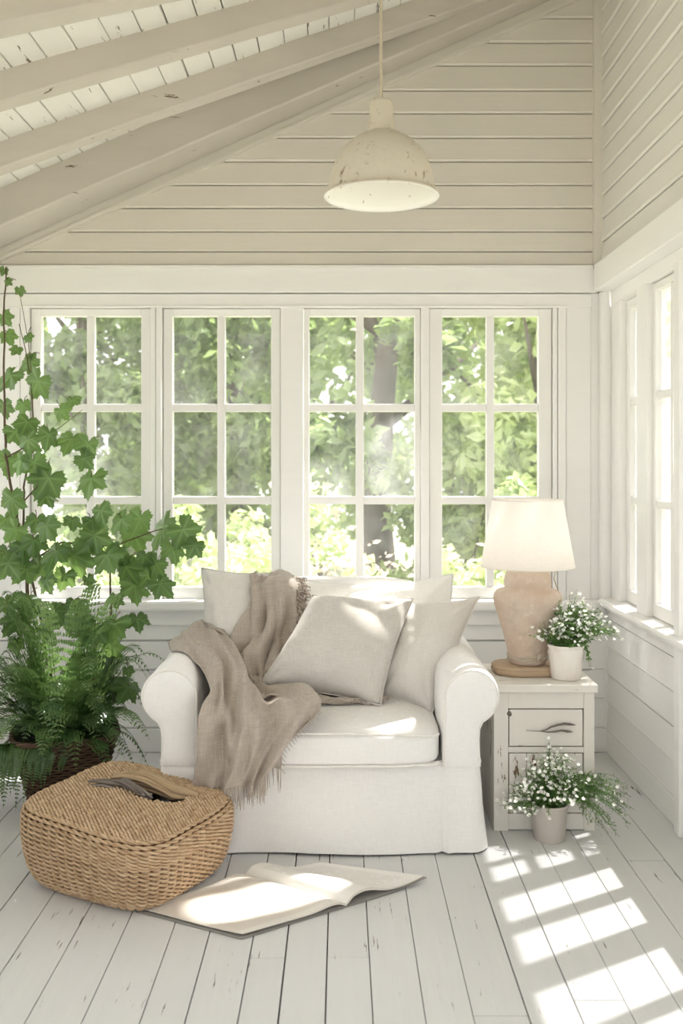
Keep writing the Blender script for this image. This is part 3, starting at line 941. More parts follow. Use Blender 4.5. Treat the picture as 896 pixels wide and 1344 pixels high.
# grape leaf outline (tip at -y, stalk at origin)
def leaf_outline():
    pts=[]
    tips=[(-90,1.0,30),(-34,.88,27),(-146,.88,27),(24,.72,27),(156,.72,27)]
    N=72
    for i in range(N):
        a=-270+360*i/N; best=.62; vn=0
        for (t,L,wd) in tips:
            dd=abs(((a-t+180)%360)-180)
            r=L*(1-.38*min(1,dd/wd)**1.2) if dd<wd else 0
            best=max(best,r); vn=max(vn,1-dd/26)
        dst=abs(((a-90+180)%360)-180)
        if dst<30: best*=.22+.78*(dst/30)
        ser=1+(.07,-.03,-.055)[i%3]
        pts.append((best*ser*math.cos(math.radians(a)),best*ser*math.sin(math.radians(a)),max(0,vn)))
    return pts
LO=leaf_outline()
def add_leaf(mb, pos, size, nrm, roll, rnd, curl=.18):
    n=Vector(nrm).normalized(); dn=Vector((0,0,-1)); t=dn-n*dn.dot(n)
    t=t.normalized() if t.length>1e-3 else Vector((1,0,0))
    t=Matrix.Rotation(roll,3,n)@t; s_=n.cross(t)
    sc=size/1.75
    vs=[Vector(pos)];cs=[(rnd,1.0)]
    fold=R.uniform(.05,.35); wv=R.uniform(0,6)
    for ring,fr in ((1,.5),(2,1.0)):
        for (x,y,vn) in LO:
            xx,yy=x*fr,y*fr
            z=-curl*(xx*xx+yy*yy)*.9+fold*abs(xx)*.35*(-1)+.05*math.sin(6*math.atan2(yy,xx)+wv)*fr
            vs.append(Vector(pos)+(s_*xx-t*yy+n*z)*sc); cs.append((rnd,vn if ring==2 else .55+.45*vn))
    N=len(LO); fs=[(0,1+i,1+(i+1)%N) for i in range(N)]
    fs+=[(1+i,1+N+i,1+N+(i+1)%N,1+(i+1)%N) for i in range(N)]
    mb.add(vs,fs,0,cs)
vine=thing('climbing_vine','tall leafy green grapevine climbing up the window from the wicker planter','vine',(-1.03,3.6,.23))
stems=MB()
def path(pts,r0,r1,wig=.008,n=10):
    out=[]
    P=[at(*p) for p in pts]
    for i in range(len(P)-1):
        for k in range(n): 
            q=P[i].lerp(P[i+1],k/n); out.append(q+Vector((nz((q.z*9,i,0),1)*wig,nz((q.x*9,q.z*7,3),1)*wig,0)))
    out.append(P[-1]); m=len(out)
    stems.tube(out,[lerp(r0,r1,i/(m-1)) for i in range(m)],6)
    return out
path([(88,985,3.60),(48,900,3.62),(38,820,3.66),(34,742,3.70),(20,670,3.74),(8,600,3.78),(5,500,3.82),(5,400,3.86),(8,350,3.88)],.009,.0025)
path([(80,985,3.55),(42,880,3.60),(36,800,3.64)],.007,.006)
path([(95,985,3.58),(70,900,3.62),(30,700,3.72),(32,640,3.76),(44,560,3.82),(40,490,3.86),(25,425,3.9)],.006,.0015)
path([(34,742,3.70),(80,712,3.74),(150,717,3.80),(205,696,3.84),(262,684,3.88)],.005,.0015)
path([(100,985,3.6),(120,900,3.66),(146,810,3.74),(144,755,3.78),(150,718,3.80)],.006,.003)
path([(8,600,3.78),(30,588,3.76),(62,572,3.78),(108,538,3.84)],.0035,.001)
path([(20,670,3.74),(48,640,3.72),(66,600,3.76)],.0035,.001)
path([(36,800,3.64),(70,792,3.62),(110,795,3.66),(150,790,3.70)],.0035,.0015)
path([(44,560,3.82),(38,450,3.86),(24,378,3.88)],.002,.001)
LV=[(5,358,15),(10,372,13),(26,384,15),(5,422,26),(10,446,26),(36,446,17),(22,462,18),(40,470,17),(14,505,50),(40,484,38),(50,512,46),(30,537,26),(36,562,34),(95,532,30),(36,588,40),(64,580,38),(94,586,42),(116,592,38),(14,615,44),(44,616,38),(64,642,58),(120,640,50),(15,664,40),(132,680,40),(160,690,36),(60,700,40),(74,736,52),(97,742,52),(30,730,46),(34,757,42),(124,714,46),(140,742,56),(176,712,44),(184,690,40),(214,706,62),(240,708,52),(256,724,34),(205,750,42),(210,776,40),(176,780,48),(190,740,38),(152,792,25),(10,750,44),(115,766,22),
 (36,800,50),(96,797,26),(124,836,52),(150,830,48),(180,820,34),(22,849,26),(146,858,36),(44,872,26),(168,912,42),(168,884,18),(60,830,40),(8,800,40),(95,690,30),(110,610,34),(80,545,26),(60,660,34),(8,690,36),(48,690,34),(156,735,40),(226,728,40),(110,725,40),(60,770,34),(85,765,36),(20,575,34),(5,540,30),(28,612,36),(45,720,44),(20,705,40),(8,735,42),(52,752,44),(70,812,40),(100,822,44),(20,825,40),(165,755,44),(195,765,38),(120,690,30)]
lv=MB()
for (px,py,s_) in LV:
    d=3.62+.28*sst(800,420,py) if py<800 else 3.58
    d+= (.14 if px>170 and py<800 else 0)+R.uniform(-.07,.05)
    p=at(px,py-s_*.25,min(d,4.0)); size=s_*R.uniform(1.02,1.22)/F*d
    nr=(R.gauss(0,.5),-1,R.uniform(-.35,1.3))
    add_leaf(lv,p,size,nr,R.uniform(-.8,.8),min(1,max(0,R.gauss(.42,.3))))
    q=p+Vector((R.uniform(-.03,.03),.04,R.uniform(0,.05))); stems.tube([p,(p+q)/2+Vector((0,0,.008)),q],[.0012,.0014,.0016],5)
stems.build('stem',M['stem'],vine,smooth=180)
o=lv.build('foliage',M['vine'],vine,smooth=180); o['kind']='stuff'

def frond(mb,p0,dirh,L,rise,droop,width,npin=26,rnd=None,curlz=0):
    """fern frond: arching rachis with narrow pinnae"""
    d=Vector(dirh).normalized(); rnd=R.random() if rnd is None else rnd
    P=[]
    n=npin
    for i in range(n+1):
        t=i/n
        h=rise*math.sin(min(1,t*1.0)*PI*.55)-droop*t**2.2
        P.append(Vector(p0)+d*(L*t*(1-.15*droop*t))+Vector((0,0,h)))
    mb.tube(P,[lerp(.0016,.0005,i/n) for i in range(n+1)],4,m=0,col=(rnd*.6,0))
    side=d.cross(Vector((0,0,1))).normalized()
    for i in range(2,n+1):
        t=i/n; w=width*math.sin(PI*min(1,.12+t*.88))**.8*(1-.35*t)
        tan=(P[i]-P[i-1]).normalized()
        up=side.cross(tan).normalized()
        for sg in (1,-1):
            a=(side*sg*1.0+tan*.45+up*R.uniform(-.15,.10)).normalized()
            # subdivided pinna: small leaflets along it
            m_=max(2,int(w/.011)); c=R.uniform(-.15,.15)
            if w<.030:
                nx=up.cross(a).normalized(); b=P[i]; e=b+a*w*1.15-up*w*.25
                mb.add([b,b+a*w*.45+nx*.0036,e,b+a*w*.45-nx*.0036],[(0,1,2,3)],0,(min(1,max(0,rnd+c)),0)); continue
            for q in range(m_):
                f0=q/m_; b=P[i]+a*(w*f0)-up*(w*f0*f0*.35)
                ll=(.0125*(1-.5*f0)+.004)*min(1,.35+w/.06)
                nx=(tan).normalized()
                tip=b+a*ll*1.0-up*.002
                for s2 in (1,-1):
                    e=b+a*ll*.7+nx*s2*ll*.75
                    g=b+a*ll*.15+nx*s2*ll*.38
                    mb.add([b,g,e,b+a*ll*.75],[(0,1,2,3)],0,(min(1,max(0,rnd+c)),0))
fern=thing('fern','bushy feathery green fern spilling over the rim of the dark planter','fern',(-1.0,3.55,.235))
fm=MB(); top=Vector((PLc.x,PLc.y,.235))
for i in range(95):
    a=R.uniform(0,2*PI); L=R.uniform(.16,.34); rise=R.uniform(.10,.44)
    if math.sin(a)>.5: L*=.75
    frond(fm,top+Vector((math.cos(a)*.07,math.sin(a)*.07,0)),(math.cos(a),math.sin(a),0),L,rise,R.uniform(.08,.24),R.uniform(.05,.085),22,min(1,max(0,R.gauss(.45,.28))))
for i in range(20):     # tall ones
    a=R.uniform(-.6,PI+.6); frond(fm,top+Vector((math.cos(a)*.05,-abs(math.sin(a))*.05,0)),(math.cos(a),-.4-abs(math.sin(a))*.3,0),R.uniform(.12,.24),R.uniform(.42,.60),R.uniform(.0,.10),R.uniform(.055,.08),24,R.uniform(.4,1))
for i in range(22):     # hanging over the front-left of the planter
    x=R.uniform(-.17,.06); p=Vector((PLc.x+x,PLc.y-.17-.02*abs(x)+x*.28,.262)); 
    frond(fm,p+Vector((0,.03,0)),(R.uniform(-.35,.2),-1,0),R.uniform(.05,.09),.035,R.uniform(.14,.26) if x<-.02 else R.uniform(.06,.14),R.uniform(.03,.05),34,R.uniform(.0,.6))
frond(fm,top+Vector((.15,-.02,.02)),(1,-.15,0),.20,.06,.24,.02,20,.05); frond(fm,top+Vector((.14,-.05,.02)),(1,-.4,0),.16,.05,.16,.03,20,.1)
o=fm.build('fronds',M['fern'],fern,smooth=180); o['kind']='stuff'; o.name='foliage'

# white flowers in pots
def blossom(mb,p,r,nrm):
    n=Vector(nrm).normalized(); u=n.orthogonal().normalized(); w=n.cross(u); a0=R.uniform(0,6)
    for k in range(5):
        a=a0+2*PI*k/5
        d=u*math.cos(a)+w*math.sin(a); s_=n.cross(d)
        mb.add([p,p+d*r*.55+s_*r*.42+n*r*.2,p+d*r+n*r*.35,p+d*r*.55-s_*r*.42+n*r*.2],[(0,1,2,3)])
    mb.add([p+n*r*.15+u*r*.2,p+n*r*.15+w*r*.2,p+n*r*.15-u*r*.2,p+n*r*.15-w*r*.2],[(0,1,2,3)],1)
M['pollen']=plain('flower centre',(.75,.72,.35),.7)
def flower_pot(name,label,c,potprof,potmat,stems_,soil_r,soil_z):
    root=thing(name,label,'potted plant',c)
    mb=MB(); mb.lathe(potprof,c,40,wob=.012); mb.build('pot',potmat,root,smooth=45)
    mb=MB(); mb.lathe([(soil_r,soil_z-.004),(soil_r*.5,soil_z),(0,soil_z+.002)],c,20); mb.build('soil',M['soil'],root)
    fo=MB(); bl=MB()
    for (end,ctrl,nfl,leafy,fr) in stems_:
        p0=c+Vector((R.uniform(-1,1)*soil_r*.6,R.uniform(-1,1)*soil_r*.6,soil_z))
        P=[]
        for i in range(11):
            t=i/10; P.append(p0*(1-t)**2+ctrl*2*t*(1-t)+end*t*t)
        fo.tube(P,[lerp(.0013,.0005,i/10) for i in range(11)],4,col=(.3,0))
        rn=R.random()
        for i in range(2,11):
            tan=(P[i]-P[i-1]).normalized()
            for q in range(leafy):
                a=Vector((R.gauss(0,1),R.gauss(0,1),R.gauss(0,1))); a=(a-tan*a.dot(tan)).normalized()
                a=(a+tan*R.uniform(.3,1)).normalized(); L=R.uniform(.010,.022)*(1.15-.05*i)
                b=P[i-1].lerp(P[i],R.random()); s_=a.cross(Vector((R.gauss(0,1),R.gauss(0,1),R.gauss(0,1)))).normalized()
                wd=L*(.12 if fr else .24)
                fo.add([b,b+a*L*.5+s_*wd,b+a*L,b+a*L*.5-s_*wd],[(0,1,2,3)],0,(min(1,max(0,rn+R.uniform(-.3,.3))),0))
        for q in range(nfl):
            b=P[R.choice([7,8,9,10,10])]+Vector((R.gauss(0,.011),R.gauss(0,.011),R.gauss(.002,.010)))
            fo.tube([P[8],b],[.0005,.0004],3,col=(.5,0))
            blossom(bl,b,R.uniform(.0055,.0085),(R.gauss(0,.5),-.6+R.gauss(0,.5),.8))
    o=fo.build('foliage',M['spray'],root,smooth=180); o['kind']='stuff'
    o=bl.build('blossoms',[M['petal'],M['pollen']],root); o['kind']='stuff'; o.name='blossom'
    return root
def potmat(name,c,dirt,amt):
    t=NT(name); n=t.noise(t.coord((1,1,1)),22,4); n2=t.noise(t.coord((1,1,.5)),9,4)
    col=t.mix(t.math('MULTIPLY',t.ramp(n2,[(.4,0),(.68,1)]),amt),c,dirt)
    t.bsdf(col,.7,n,.3,.002,spec=.3); return t.mat
M['potwhite']=potmat('whitewashed pot',(.84,.80,.75),(.66,.55,.46),.7)
M['potgrey']=potmat('grey clay pot',(.56,.52,.47),(.44,.40,.36),.6)

# ------------------------------------------------------------------ nightstand
M['night']=paint('chipped cabinet paint',(.80,.77,.71),(9,9,2.2),chips=.05,var=.05,bstr=.3,chipcol=(.20,.13,.08))
M['nighth']=paint('chipped cabinet paint flat',(.81,.78,.72),(2.2,9,12),chips=.085,var=.05,bstr=.3,chipcol=(.20,.13,.08))
NX0,NX1,NY0,NY1,NZ=.517,.857,3.32,3.66,.498
ns=thing('nightstand','weathered white wooden nightstand with one drawer and a plank door','nightstand',((NX0+NX1)/2,(NY0+NY1)/2,0))
def part(name,boxes,mat,parent,bev=.002):
    mb=MB()
    for b in boxes: mb.box(*b)
    o=mb.build(name,mat,parent); bevel(o,bev,2); return o
sx=.034
part('side_panel',[(NX0,NX0+.016,NY0+.022,NY1,0,NZ-.03)],M['night'],ns)
part('side_panel',[(NX1-.016,NX1,NY0+.022,NY1,0,NZ-.03)],M['night'],ns)
part('back_panel',[(NX0+.016,NX1-.016,NY1-.014,NY1,0.02,NZ-.03)],M['night'],ns)
part('front_frame',[(NX0,NX0+.049,NY0,NY0+.024,0,NZ-.028),(NX1-.036,NX1,NY0,NY0+.024,0,NZ-.028),
   (NX0+.049,NX1-.036,NY0+.0015,NY0+.024,.413,NZ-.028),(NX0+.049,NX1-.036,NY0+.0015,NY0+.024,.264,.283),(NX0+.049,NX1-.036,NY0+.0015,NY0+.024,.004,.058)],M['night'],ns)
part('shelf',[(NX0+.016,NX1-.016,NY0+.024,NY1-.014,.03,.045)],M['night'],ns)
mb=MB()
tx0,tx1,ty0,ty1=NX0-.004,NX1+.010,NY0-.014,NY1
for a,b in ((ty0,ty0+.115),(ty0+.117,ty0+.232),(ty0+.234,ty1)):
    mb.box(tx0,tx1+R.uniform(-.002,.002),a,b,NZ-.029,NZ+R.uniform(-.0012,0))
bevel(mb.build('top',M['nighth'],ns),.004,3)
DX0,DX1=NX0+.0525,NX1-.0395
dr=part('drawer',[(DX0,DX1,NY0+.002,NY0+.024,.2865,.4095)],M['nighth'],ns,.0015)
def twig(mb,pts,r):
    mb.tube([at(px,py,NY0)+Vector((0,-.002+.002*nz((px*.2,py,0),1)-.006*math.sin(PI*i/(len(pts)-1)),0)) for i,(px,py) in enumerate(pts)],r,7)
mb=MB()
twig(mb,[(690,958.5),(698,958.8),(708,959.2),(716,957),(722,953.5),(730,951),(740,949.5),(748,950.5),(755,951.5)],[.0008,.001,.0014,.0022,.003,.0036,.0042,.004,.0008])
twig(mb,[(708,959.2),(718,960.5),(728,959.5),(736,958),(744,959.5),(751,960.5)],[.0012,.002,.0032,.0036,.0044,.001])
hd=mb.build('handle',M['bark'],dr,smooth=180)
mb=MB(); mb.lathe([(.010,-.004),(.008,.002),(.003,.004),(0,.004)],(0,0,0),10)
kn=mb
for i,v in enumerate(kn.v): kn.v[i]=(v[0]*(1+.3*math.sin(i))+at(668.5,937,NY0).x, NY0+.002-v[2], v[1]*(1+.25*math.cos(i*2))+at(668.5,937,NY0).z)
kn.build('wood_knot',M['bark'],dr,smooth=180)
part('door',[(DX0,DX0+.057,NY0+.003,NY0+.022,.061,.261),(DX0+.059,DX0+.150,NY0+.004,NY0+.022,.061,.261),(DX0+.152,DX1,NY0+.003,NY0+.022,.061,.261)],M['night'],ns,.0015)

# driftwood slab + lamp + flowers on the nightstand
M['drift']=paint('driftwood',(.55,.41,.285),(3,9,40),chips=.05,var=.16,rough=.75,chipcol=(.33,.21,.12),bstr=.6)
LC=Vector((.665,3.50,0))
mb=MB()
def slab(u,v):
    a=2*PI*u; x,y=sup(a,.118,.088,3.2); 
    k=1+.05*nz((math.cos(a)*2,math.sin(a)*2,0),1.3)
    prof=[(0.0,0.0),(.93,0),(1.0,.007),(1.01,.014),(.985,.019),(1.005,.025),(.93,.0325),(0,.034)]
    i=min(len(prof)-2,int(v*(len(prof)-1)+1e-6)); f=v*(len(prof)-1)-i
    r=lerp(prof[i][0],prof[i+1][0],f); z=lerp(prof[i][1],prof[i+1][1],f)
    return (LC.x-.008+x*r*k,LC.y-.004+y*r*k,NZ+z)
mb.grid(slab,64,7,cu=True)
tag(mb.build('driftwood_slab',M['drift'],None,smooth=40),'rough driftwood slab under the lamp on the nightstand','board')
M['urn']=None
t=NT('old terracotta'); n1=t.noise(t.coord(),7,5,.6); n2=t.noise(t.coord((1,1,1)),45,4,.6); n3=t.noise(t.coord((1,1,1.4)),4.2,3,.5,1.0)
c=t.mix(t.ramp(n1,[(.35,0),(.65,1)]),(.53,.40,.305),(.62,.525,.435))
c=t.mix(t.math('MULTIPLY',t.ramp(n3,[(.52,0),(.60,1)]),.55),c,(.42,.34,.27))
c=t.mix(t.math('MULTIPLY',t.ramp(n2,[(.55,0),(.75,1)]),.4),c,(.76,.70,.62))
t.bsdf(c,.75,n2,.4,.003,spec=.25); M['urn']=t.mat
lz=NZ+.034
lamp=thing('table_lamp','lit table lamp with a weathered terracotta urn base and cream tapered shade','lamp',(LC.x,LC.y,lz))
s_=1/368.6
prof=[(.0,0),(22.5,0),(24,2),(25,6),(25.2,14),(27,24),(30.5,40),(34.5,56),(39,74),(43,90),(44.6,98),(44.2,105),(41,111),(35,114.5),(30.5,116.5),(30.2,118),(31,121),(30.8,128),(29.5,136),(27.5,141),(23.5,144.5),(17,146.5),(9,147.5),(0,147.8)]
urnprof=[(r*s_,z*s_*.847) for r,z in prof]
mb=MB(); mb.lathe(urnprof,(LC.x,LC.y,lz),56,wob=.012); mb.build('base',M['urn'],lamp,smooth=180)
M['rope']=plain('cord',(.52,.45,.36),.9); M['brass']=plain('brass fitting',(.50,.38,.2),.4,Metallic=.7)
mb=MB()
for q in range(3):
    mb.tube([(LC.x+.0705*math.cos(2*PI*i/40),LC.y+.0705*math.sin(2*PI*i/40),lz+.018+q*.006+.003*math.sin(i*.6+q)) for i in range(40)],.0032,6,closed=True)
kx=Vector((LC.x+.02,LC.y-.072,lz+.022))
mb.tube([kx,kx+Vector((.01,-.006,.012)),kx+Vector((.016,-.004,.026)),kx+Vector((.006,-.004,.022)),kx+Vector((.002,-.004,.006))],.004,6)
mb.tube([kx,kx+Vector((-.02,-.006,-.008)),kx+Vector((-.035,-.004,-.012))],[.0035,.003,.002],6)
mb.build('rope_tie',M['rope'],lamp,smooth=180)
mb=MB(); ztop=lz+147.8*s_*.847
mb.lathe([(0,ztop-.004),(.012,ztop-.004),(.012,ztop+.016),(.016,ztop+.018),(.016,ztop+.05),(0,ztop+.05)],(LC.x,LC.y,0),20)
SB0,SB1=H-(743-605)/368.6, H-(656-605)/368.6
for k in range(3):
    a=2*PI*k/3+.4; mb.tube([(LC.x+.014*math.cos(a),LC.y+.014*math.sin(a),SB0+.055),(LC.x+.05*math.cos(a),LC.y+.05*math.sin(a),SB1-.03),(LC.x+.122*math.cos(a),LC.y+.122*math.sin(a),SB1-.008)],.002,6)
mb.build('lamp_fitting',M['brass'],lamp,smooth=60)
t=NT('bulb glass'); e=t.n('ShaderNodeEmission'); e.inputs['Color'].default_value=(1,.91,.80,1); e.inputs['Strength'].default_value=6; t.l(e.outputs[0],t.out.inputs[0])
mb=MB(); mb.lathe([(0,SB0+.048),(.012,SB0+.05),(.026,SB0+.085),(.030,SB0+.105),(.024,SB0+.128),(.010,SB0+.138),(0,SB0+.139)],(LC.x,LC.y,0),20)
mb.build('bulb',t.mat,lamp,smooth=180)
t=NT('linen lampshade'); w1=t.noise(t.coord((60,60,900)),1,2); w2=t.noise(t.coord((800,800,40)),1,2)
c=t.mix(t.ramp(t.math('ADD',t.math('MULTIPLY',w1,.5),t.math('MULTIPLY',w2,.5)),[(.4,0),(.6,1)]),(.87,.84,.79),(.93,.905,.87))
p=t.bsdf(c,.9,None,link=False,spec=.1); tr=t.n('ShaderNodeBsdfTranslucent'); t.l(c,tr.inputs['Color'])
m=t.n('ShaderNodeMixShader'); m.inputs[0].default_value=.5; t.l(p.outputs[0],m.inputs[1]); t.l(tr.outputs[0],m.inputs[2]); t.l(m.outputs[0],t.out.inputs[0])
r0,r1=.166,.1235
mb=MB(); mb.grid(lambda u,v:(LC.x+lerp(r0,r1,v)*math.cos(2*PI*u),LC.y+lerp(r0,r1,v)*math.sin(2*PI*u),lerp(SB0,SB1,v)),72,8,cu=True)
for (r,z) in ((r0,SB0),(r1,SB1)):
    mb.tube([(LC.x+r*math.cos(2*PI*i/72),LC.y+r*math.sin(2*PI*i/72),z) for i in range(72)],.0025,6,closed=True)
mb.build('lamp_shade',t.mat,lamp,smooth=60)
mb=MB(); mb.tube([(LC.x+.075*math.cos(.2),LC.y+.01,ztop-.005),(LC.x+.102,LC.y+.02,ztop-.018),(LC.x+.10,LC.y+.03,ztop-.045),(LC.x+.125,LC.y+.06,ztop-.10),(LC.x+.11,LC.y+.1,lz+.1),(LC.x+.09,LC.y+.13,lz-.01)],.0022,6)
mb.build('cord',M['rope'],lamp,smooth=180)

R.seed(21)
pc=Vector((.780,3.405,NZ))
st=[]
for i in range(125):
    a=R.uniform(0,2*PI); rr=R.random()**.6; up=R.uniform(0,1)
    ex=.15*rr*math.cos(a)+.025; ez=.12+.115*(1-rr**2)**.6*R.uniform(.2,1)+.06*R.random()*(1 if ex>-.06 else .4); 
    e=pc+Vector((ex,.085*rr*math.sin(a),ez)); ct=pc+Vector((ex*.25,.02*math.sin(a),.11+.5*(ez-.1)))
    st.append((e,ct,R.choice([2,3,4,6]) if ez>.15 else R.choice([0,1,2]),3,False))
for i in range(9):
    e=pc+Vector((.165+R.uniform(-.01,.03),R.uniform(-.05,.03),.16+R.uniform(-.02,.05))); st.append((e,pc+Vector((.06,0,.2)),2,3,False))
for i in range(4):
    e=pc+Vector((.07+R.uniform(-.01,.01),-.03,.05+R.uniform(-.02,.03))); st.append((e,pc+Vector((.07,-.02,.18)),1,3,False))
flower_pot('potted_flowers','whitewashed pot of tiny white flowers standing on the nightstand beside the lamp',pc,
  [(0,0),(.048,0),(.051,.003),(.060,.106),(.063,.108),(.063,.118),(.058,.118),(.055,.10),(0,.098)],M['potwhite'],st,.055,.101)
pc=Vector((.690,3.255,0))
st=[]
def c_at(px,py,d): return at(px,py,d)
for i in range(150):
    a=R.uniform(0,2*PI); rr=R.random()**.55
    ex=.165*rr*math.cos(a)-.002; ez=.13+.17*(1-rr**2)*R.uniform(.2,1)+.025*R.random()
    if ex<0: ez-=.04*rr
    e=pc+Vector((ex,.10*rr*math.sin(a)-.015,ez)); ct=pc+Vector((ex*.3,.02*math.sin(a),.12+.7*(ez-.1)))
    st.append((e,ct,R.choice([1,2,3,5]) if ex<.08 else R.choice([0,1,2]),3,True))
for i in range(46):
    a=R.uniform(-.75,.55); L=R.uniform(.17,.28)
    e=pc+Vector((math.cos(a)*L,R.uniform(-.10,.03),.13+math.sin(a)*.14)); st.append((e,pc+Vector((math.cos(a)*L*.4,-.02,.24+.05*math.sin(a))),R.choice([0,0,0,1]),6,True))
flower_pot('potted_flowers','small grey clay pot of white flowers and ferny sprigs on the floor before the nightstand',pc,
  [(0,0),(.050,0),(.052,.003),(.060,.110),(.062,.112),(.062,.120),(.057,.120),(.054,.10),(0,.098)],M['potgrey'],st,.055,.101)

# ------------------------------------------------------------------ magazine
t=NT('printed page'); at_=t.attr()
lines=t.math('GREATER_THAN',t.math('FRACT',t.math('MULTIPLY',at_[1],46.0)),.55)
inx=t.math('MULTIPLY',t.math('GREATER_THAN',at_[0],.10),t.math('LESS_THAN',at_[0],.90))
col=t.math('ABSOLUTE',t.math('SUBTRACT',at_[0],.5)); inx=t.math('MULTIPLY',inx,t.math('GREATER_THAN',col,.02))
iny=t.math('MULTIPLY',t.math('GREATER_THAN',at_[1],.10),t.math('LESS_THAN',at_[1],.88))
brk=t.math('GREATER_THAN',t.noise(t.coord((30,30,30)),3,2),.42)
msk=t.math('MULTIPLY',t.math('MULTIPLY',lines,inx),t.math('MULTIPLY',iny,brk))
c=t.mix(t.math('MULTIPLY',msk,.28),(.82,.80,.76),(.30,.29,.28)); t.bsdf(c,.55,None,spec=.3); M['page_text']=t.mat
t=NT('washed page'); at_=t.attr(); n=t.noise(t.coord(),5,3)
edge=t.math('MULTIPLY',t.math('GREATER_THAN',at_[0],.06),t.math('MULTIPLY',t.math('GREATER_THAN',at_[1],.07),t.math('LESS_THAN',at_[1],.93)))
c=t.mix(t.math('MULTIPLY',edge,t.math('MULTIPLY',n,.9)),(.80,.765,.71),(.66,.59,.52)); t.bsdf(c,.5,None,spec=.3); M['page_pic']=t.mat
M['cover']=plain('magazine cover',(.40,.385,.36),.5); M['pagedge']=plain('page edges',(.70,.66,.60),.8)
mg=thing('magazine','large open magazine lying on the floorboards in front of the armchair','magazine',(-.1,2.8,0))
sp0=at(453,1189,2.755); sp0=Vector((sp0.x,sp0.y,0)); 
def fl0(px,py):
    d=F*H/(py-CY); return Vector(((px-CX)/F*d,d,0))
Ls=[fl0(184,1197),fl0(318,1232),fl0(454,1190),fl0(322,1150)]
Rs=[fl0(454,1190),fl0(556,1160),fl0(420,1140),fl0(322,1150)]
def page(name,q,side,mat,hf,thick):
    mb=MB()
    def pos(u,v,h):
        # u: 0 at the spine .. 1 outer ; v: 0 front .. 1 back
        if side<0: a=q[2].lerp(q[1],u); b=q[3].lerp(q[0],u)
        else: a=q[0].lerp(q[1],u); b=q[3].lerp(q[2],u)
        p=a.lerp(b,v); return Vector((p.x,p.y,h))
    def topf(u,v): return pos(u,v,hf(u,v))
    def botf(u,v): return pos(u,v,max(.0025,hf(u,v)-thick*(1-.75*u)))
    mb.grid(topf,24,14,colfn=lambda u,v:(u,1-v,0))
    mb.grid(botf,24,14,m=1)
    for (f0) in ('u0','u1','v0','v1'):
        n=24 if f0[0]=='v' else 14
        w=(lambda t:(t,0.0 if f0[1]=='0' else 1.0)) if f0[0]=='v' else (lambda t:(0.0 if f0[1]=='0' else 1.0,t))
        mb.grid(lambda s,t2:(topf(*w(s)) if t2>.5 else botf(*w(s))),n,1,m=1)
    return mb.build(name,[mat,M['pagedge']],mg,smooth=35)
hl=lambda u,v:.0085+.010*math.exp(-((u-.12)/.16)**2)*(1) -.006*math.exp(-(u/.04)**2)+.004*u*u*(1-v)+.002*math.sin(v*5+u*3)
hr=lambda u,v:.010+.026*math.exp(-((u-.22)/.25)**2)-.016*math.exp(-(u/.045)**2)+.014*u**3*(1-.3*v)
page('page',Ls,-1,M['page_pic'],hl,.006)
page('page',Rs,1,M['page_text'],hr,.009)
mb=MB()
for q,side,hf in ((Ls,-1,hl),(Rs,1,hr)):
    def cv(u,v,side=side,q=q):
        u2=u*1.025
        if side<0: a=q[2].lerp(q[1],u2); b=q[3].lerp(q[0],u2)
        else: a=q[0].lerp(q[1],u2); b=q[3].lerp(q[2],u2)
        p=a.lerp(b,-.015+1.03*v)
        lift=0 if side<0 else .016*u**2.5
        return Vector((p.x,p.y,.0012+lift))
    mb.grid(cv,20,8)
    mb.grid(lambda u,v,cv=cv:cv(u,v)+Vector((0,0,.0012)),20,8)
mb.build('cover',M['cover'],mg,smooth=60)

# ------------------------------------------------------------------ pendant lamp
t=NT('distressed enamel'); n=t.noise(t.coord((26,26,5)),2.2,5,.75); n2=t.noise(t.coord((1,1,1)),60,3,.6); n3=t.noise(t.coord((1,1,1)),9,2)
k=t.math('ADD',t.math('MULTIPLY',n,.62),t.math('MULTIPLY',n2,.38))
msk=t.ramp(t.math('ADD',k,t.math('MULTIPLY',n3,.16)),[(.66,0),(.70,1)])
c=t.mix(t.math('MULTIPLY',n2,.5),(.58,.525,.445),(.48,.43,.36)); c=t.mix(t.math('MULTIPLY',msk,.8),c,(.20,.13,.08)); t.bsdf(c,.65,t.math('SUBTRACT',n2,msk),.35,.002,spec=.3); M['pend']=t.mat
t=NT('distressed white enamel'); n=t.noise(t.coord((1,1,1)),42,4,.7)
msk=t.ramp(n,[(.64,0),(.67,1)]); c=t.mix(msk,(.88,.86,.81),(.30,.21,.14)); t.bsdf(c,.5,None,spec=.35); M['pend_in']=t.mat
PD=2.62; pcx=(500.5-CX)/F*PD; k=PD/F
rimz=H+(605-259)*k
pen=thing('pendant_lamp','distressed cream enamel pendant lamp hanging from the beams','lamp',(pcx,PD,rimz))
out=[(75.5,0),(76,1.5),(74.5,3),(72,5),(70.5,9),(69.5,16),(68,26),(64.5,38),(60,49),(54,59),(46,68),(36,76),(26,81.5),(18.5,85)]
mb=MB(); mb.lathe([(r*k,z*k) for r,z in out],(pcx,PD,rimz),64,wob=.006)
inn=[(75.5,0),(74,-.8),(71,1),(69,6),(67.5,16),(66,26),(62.5,37),(58,47.5),(52,57),(44,66),(34,73.5),(24,79),(0,81)]
mb.lathe([(r*k,z*k) for r,z in inn],(pcx,PD,rimz),64,m=1)
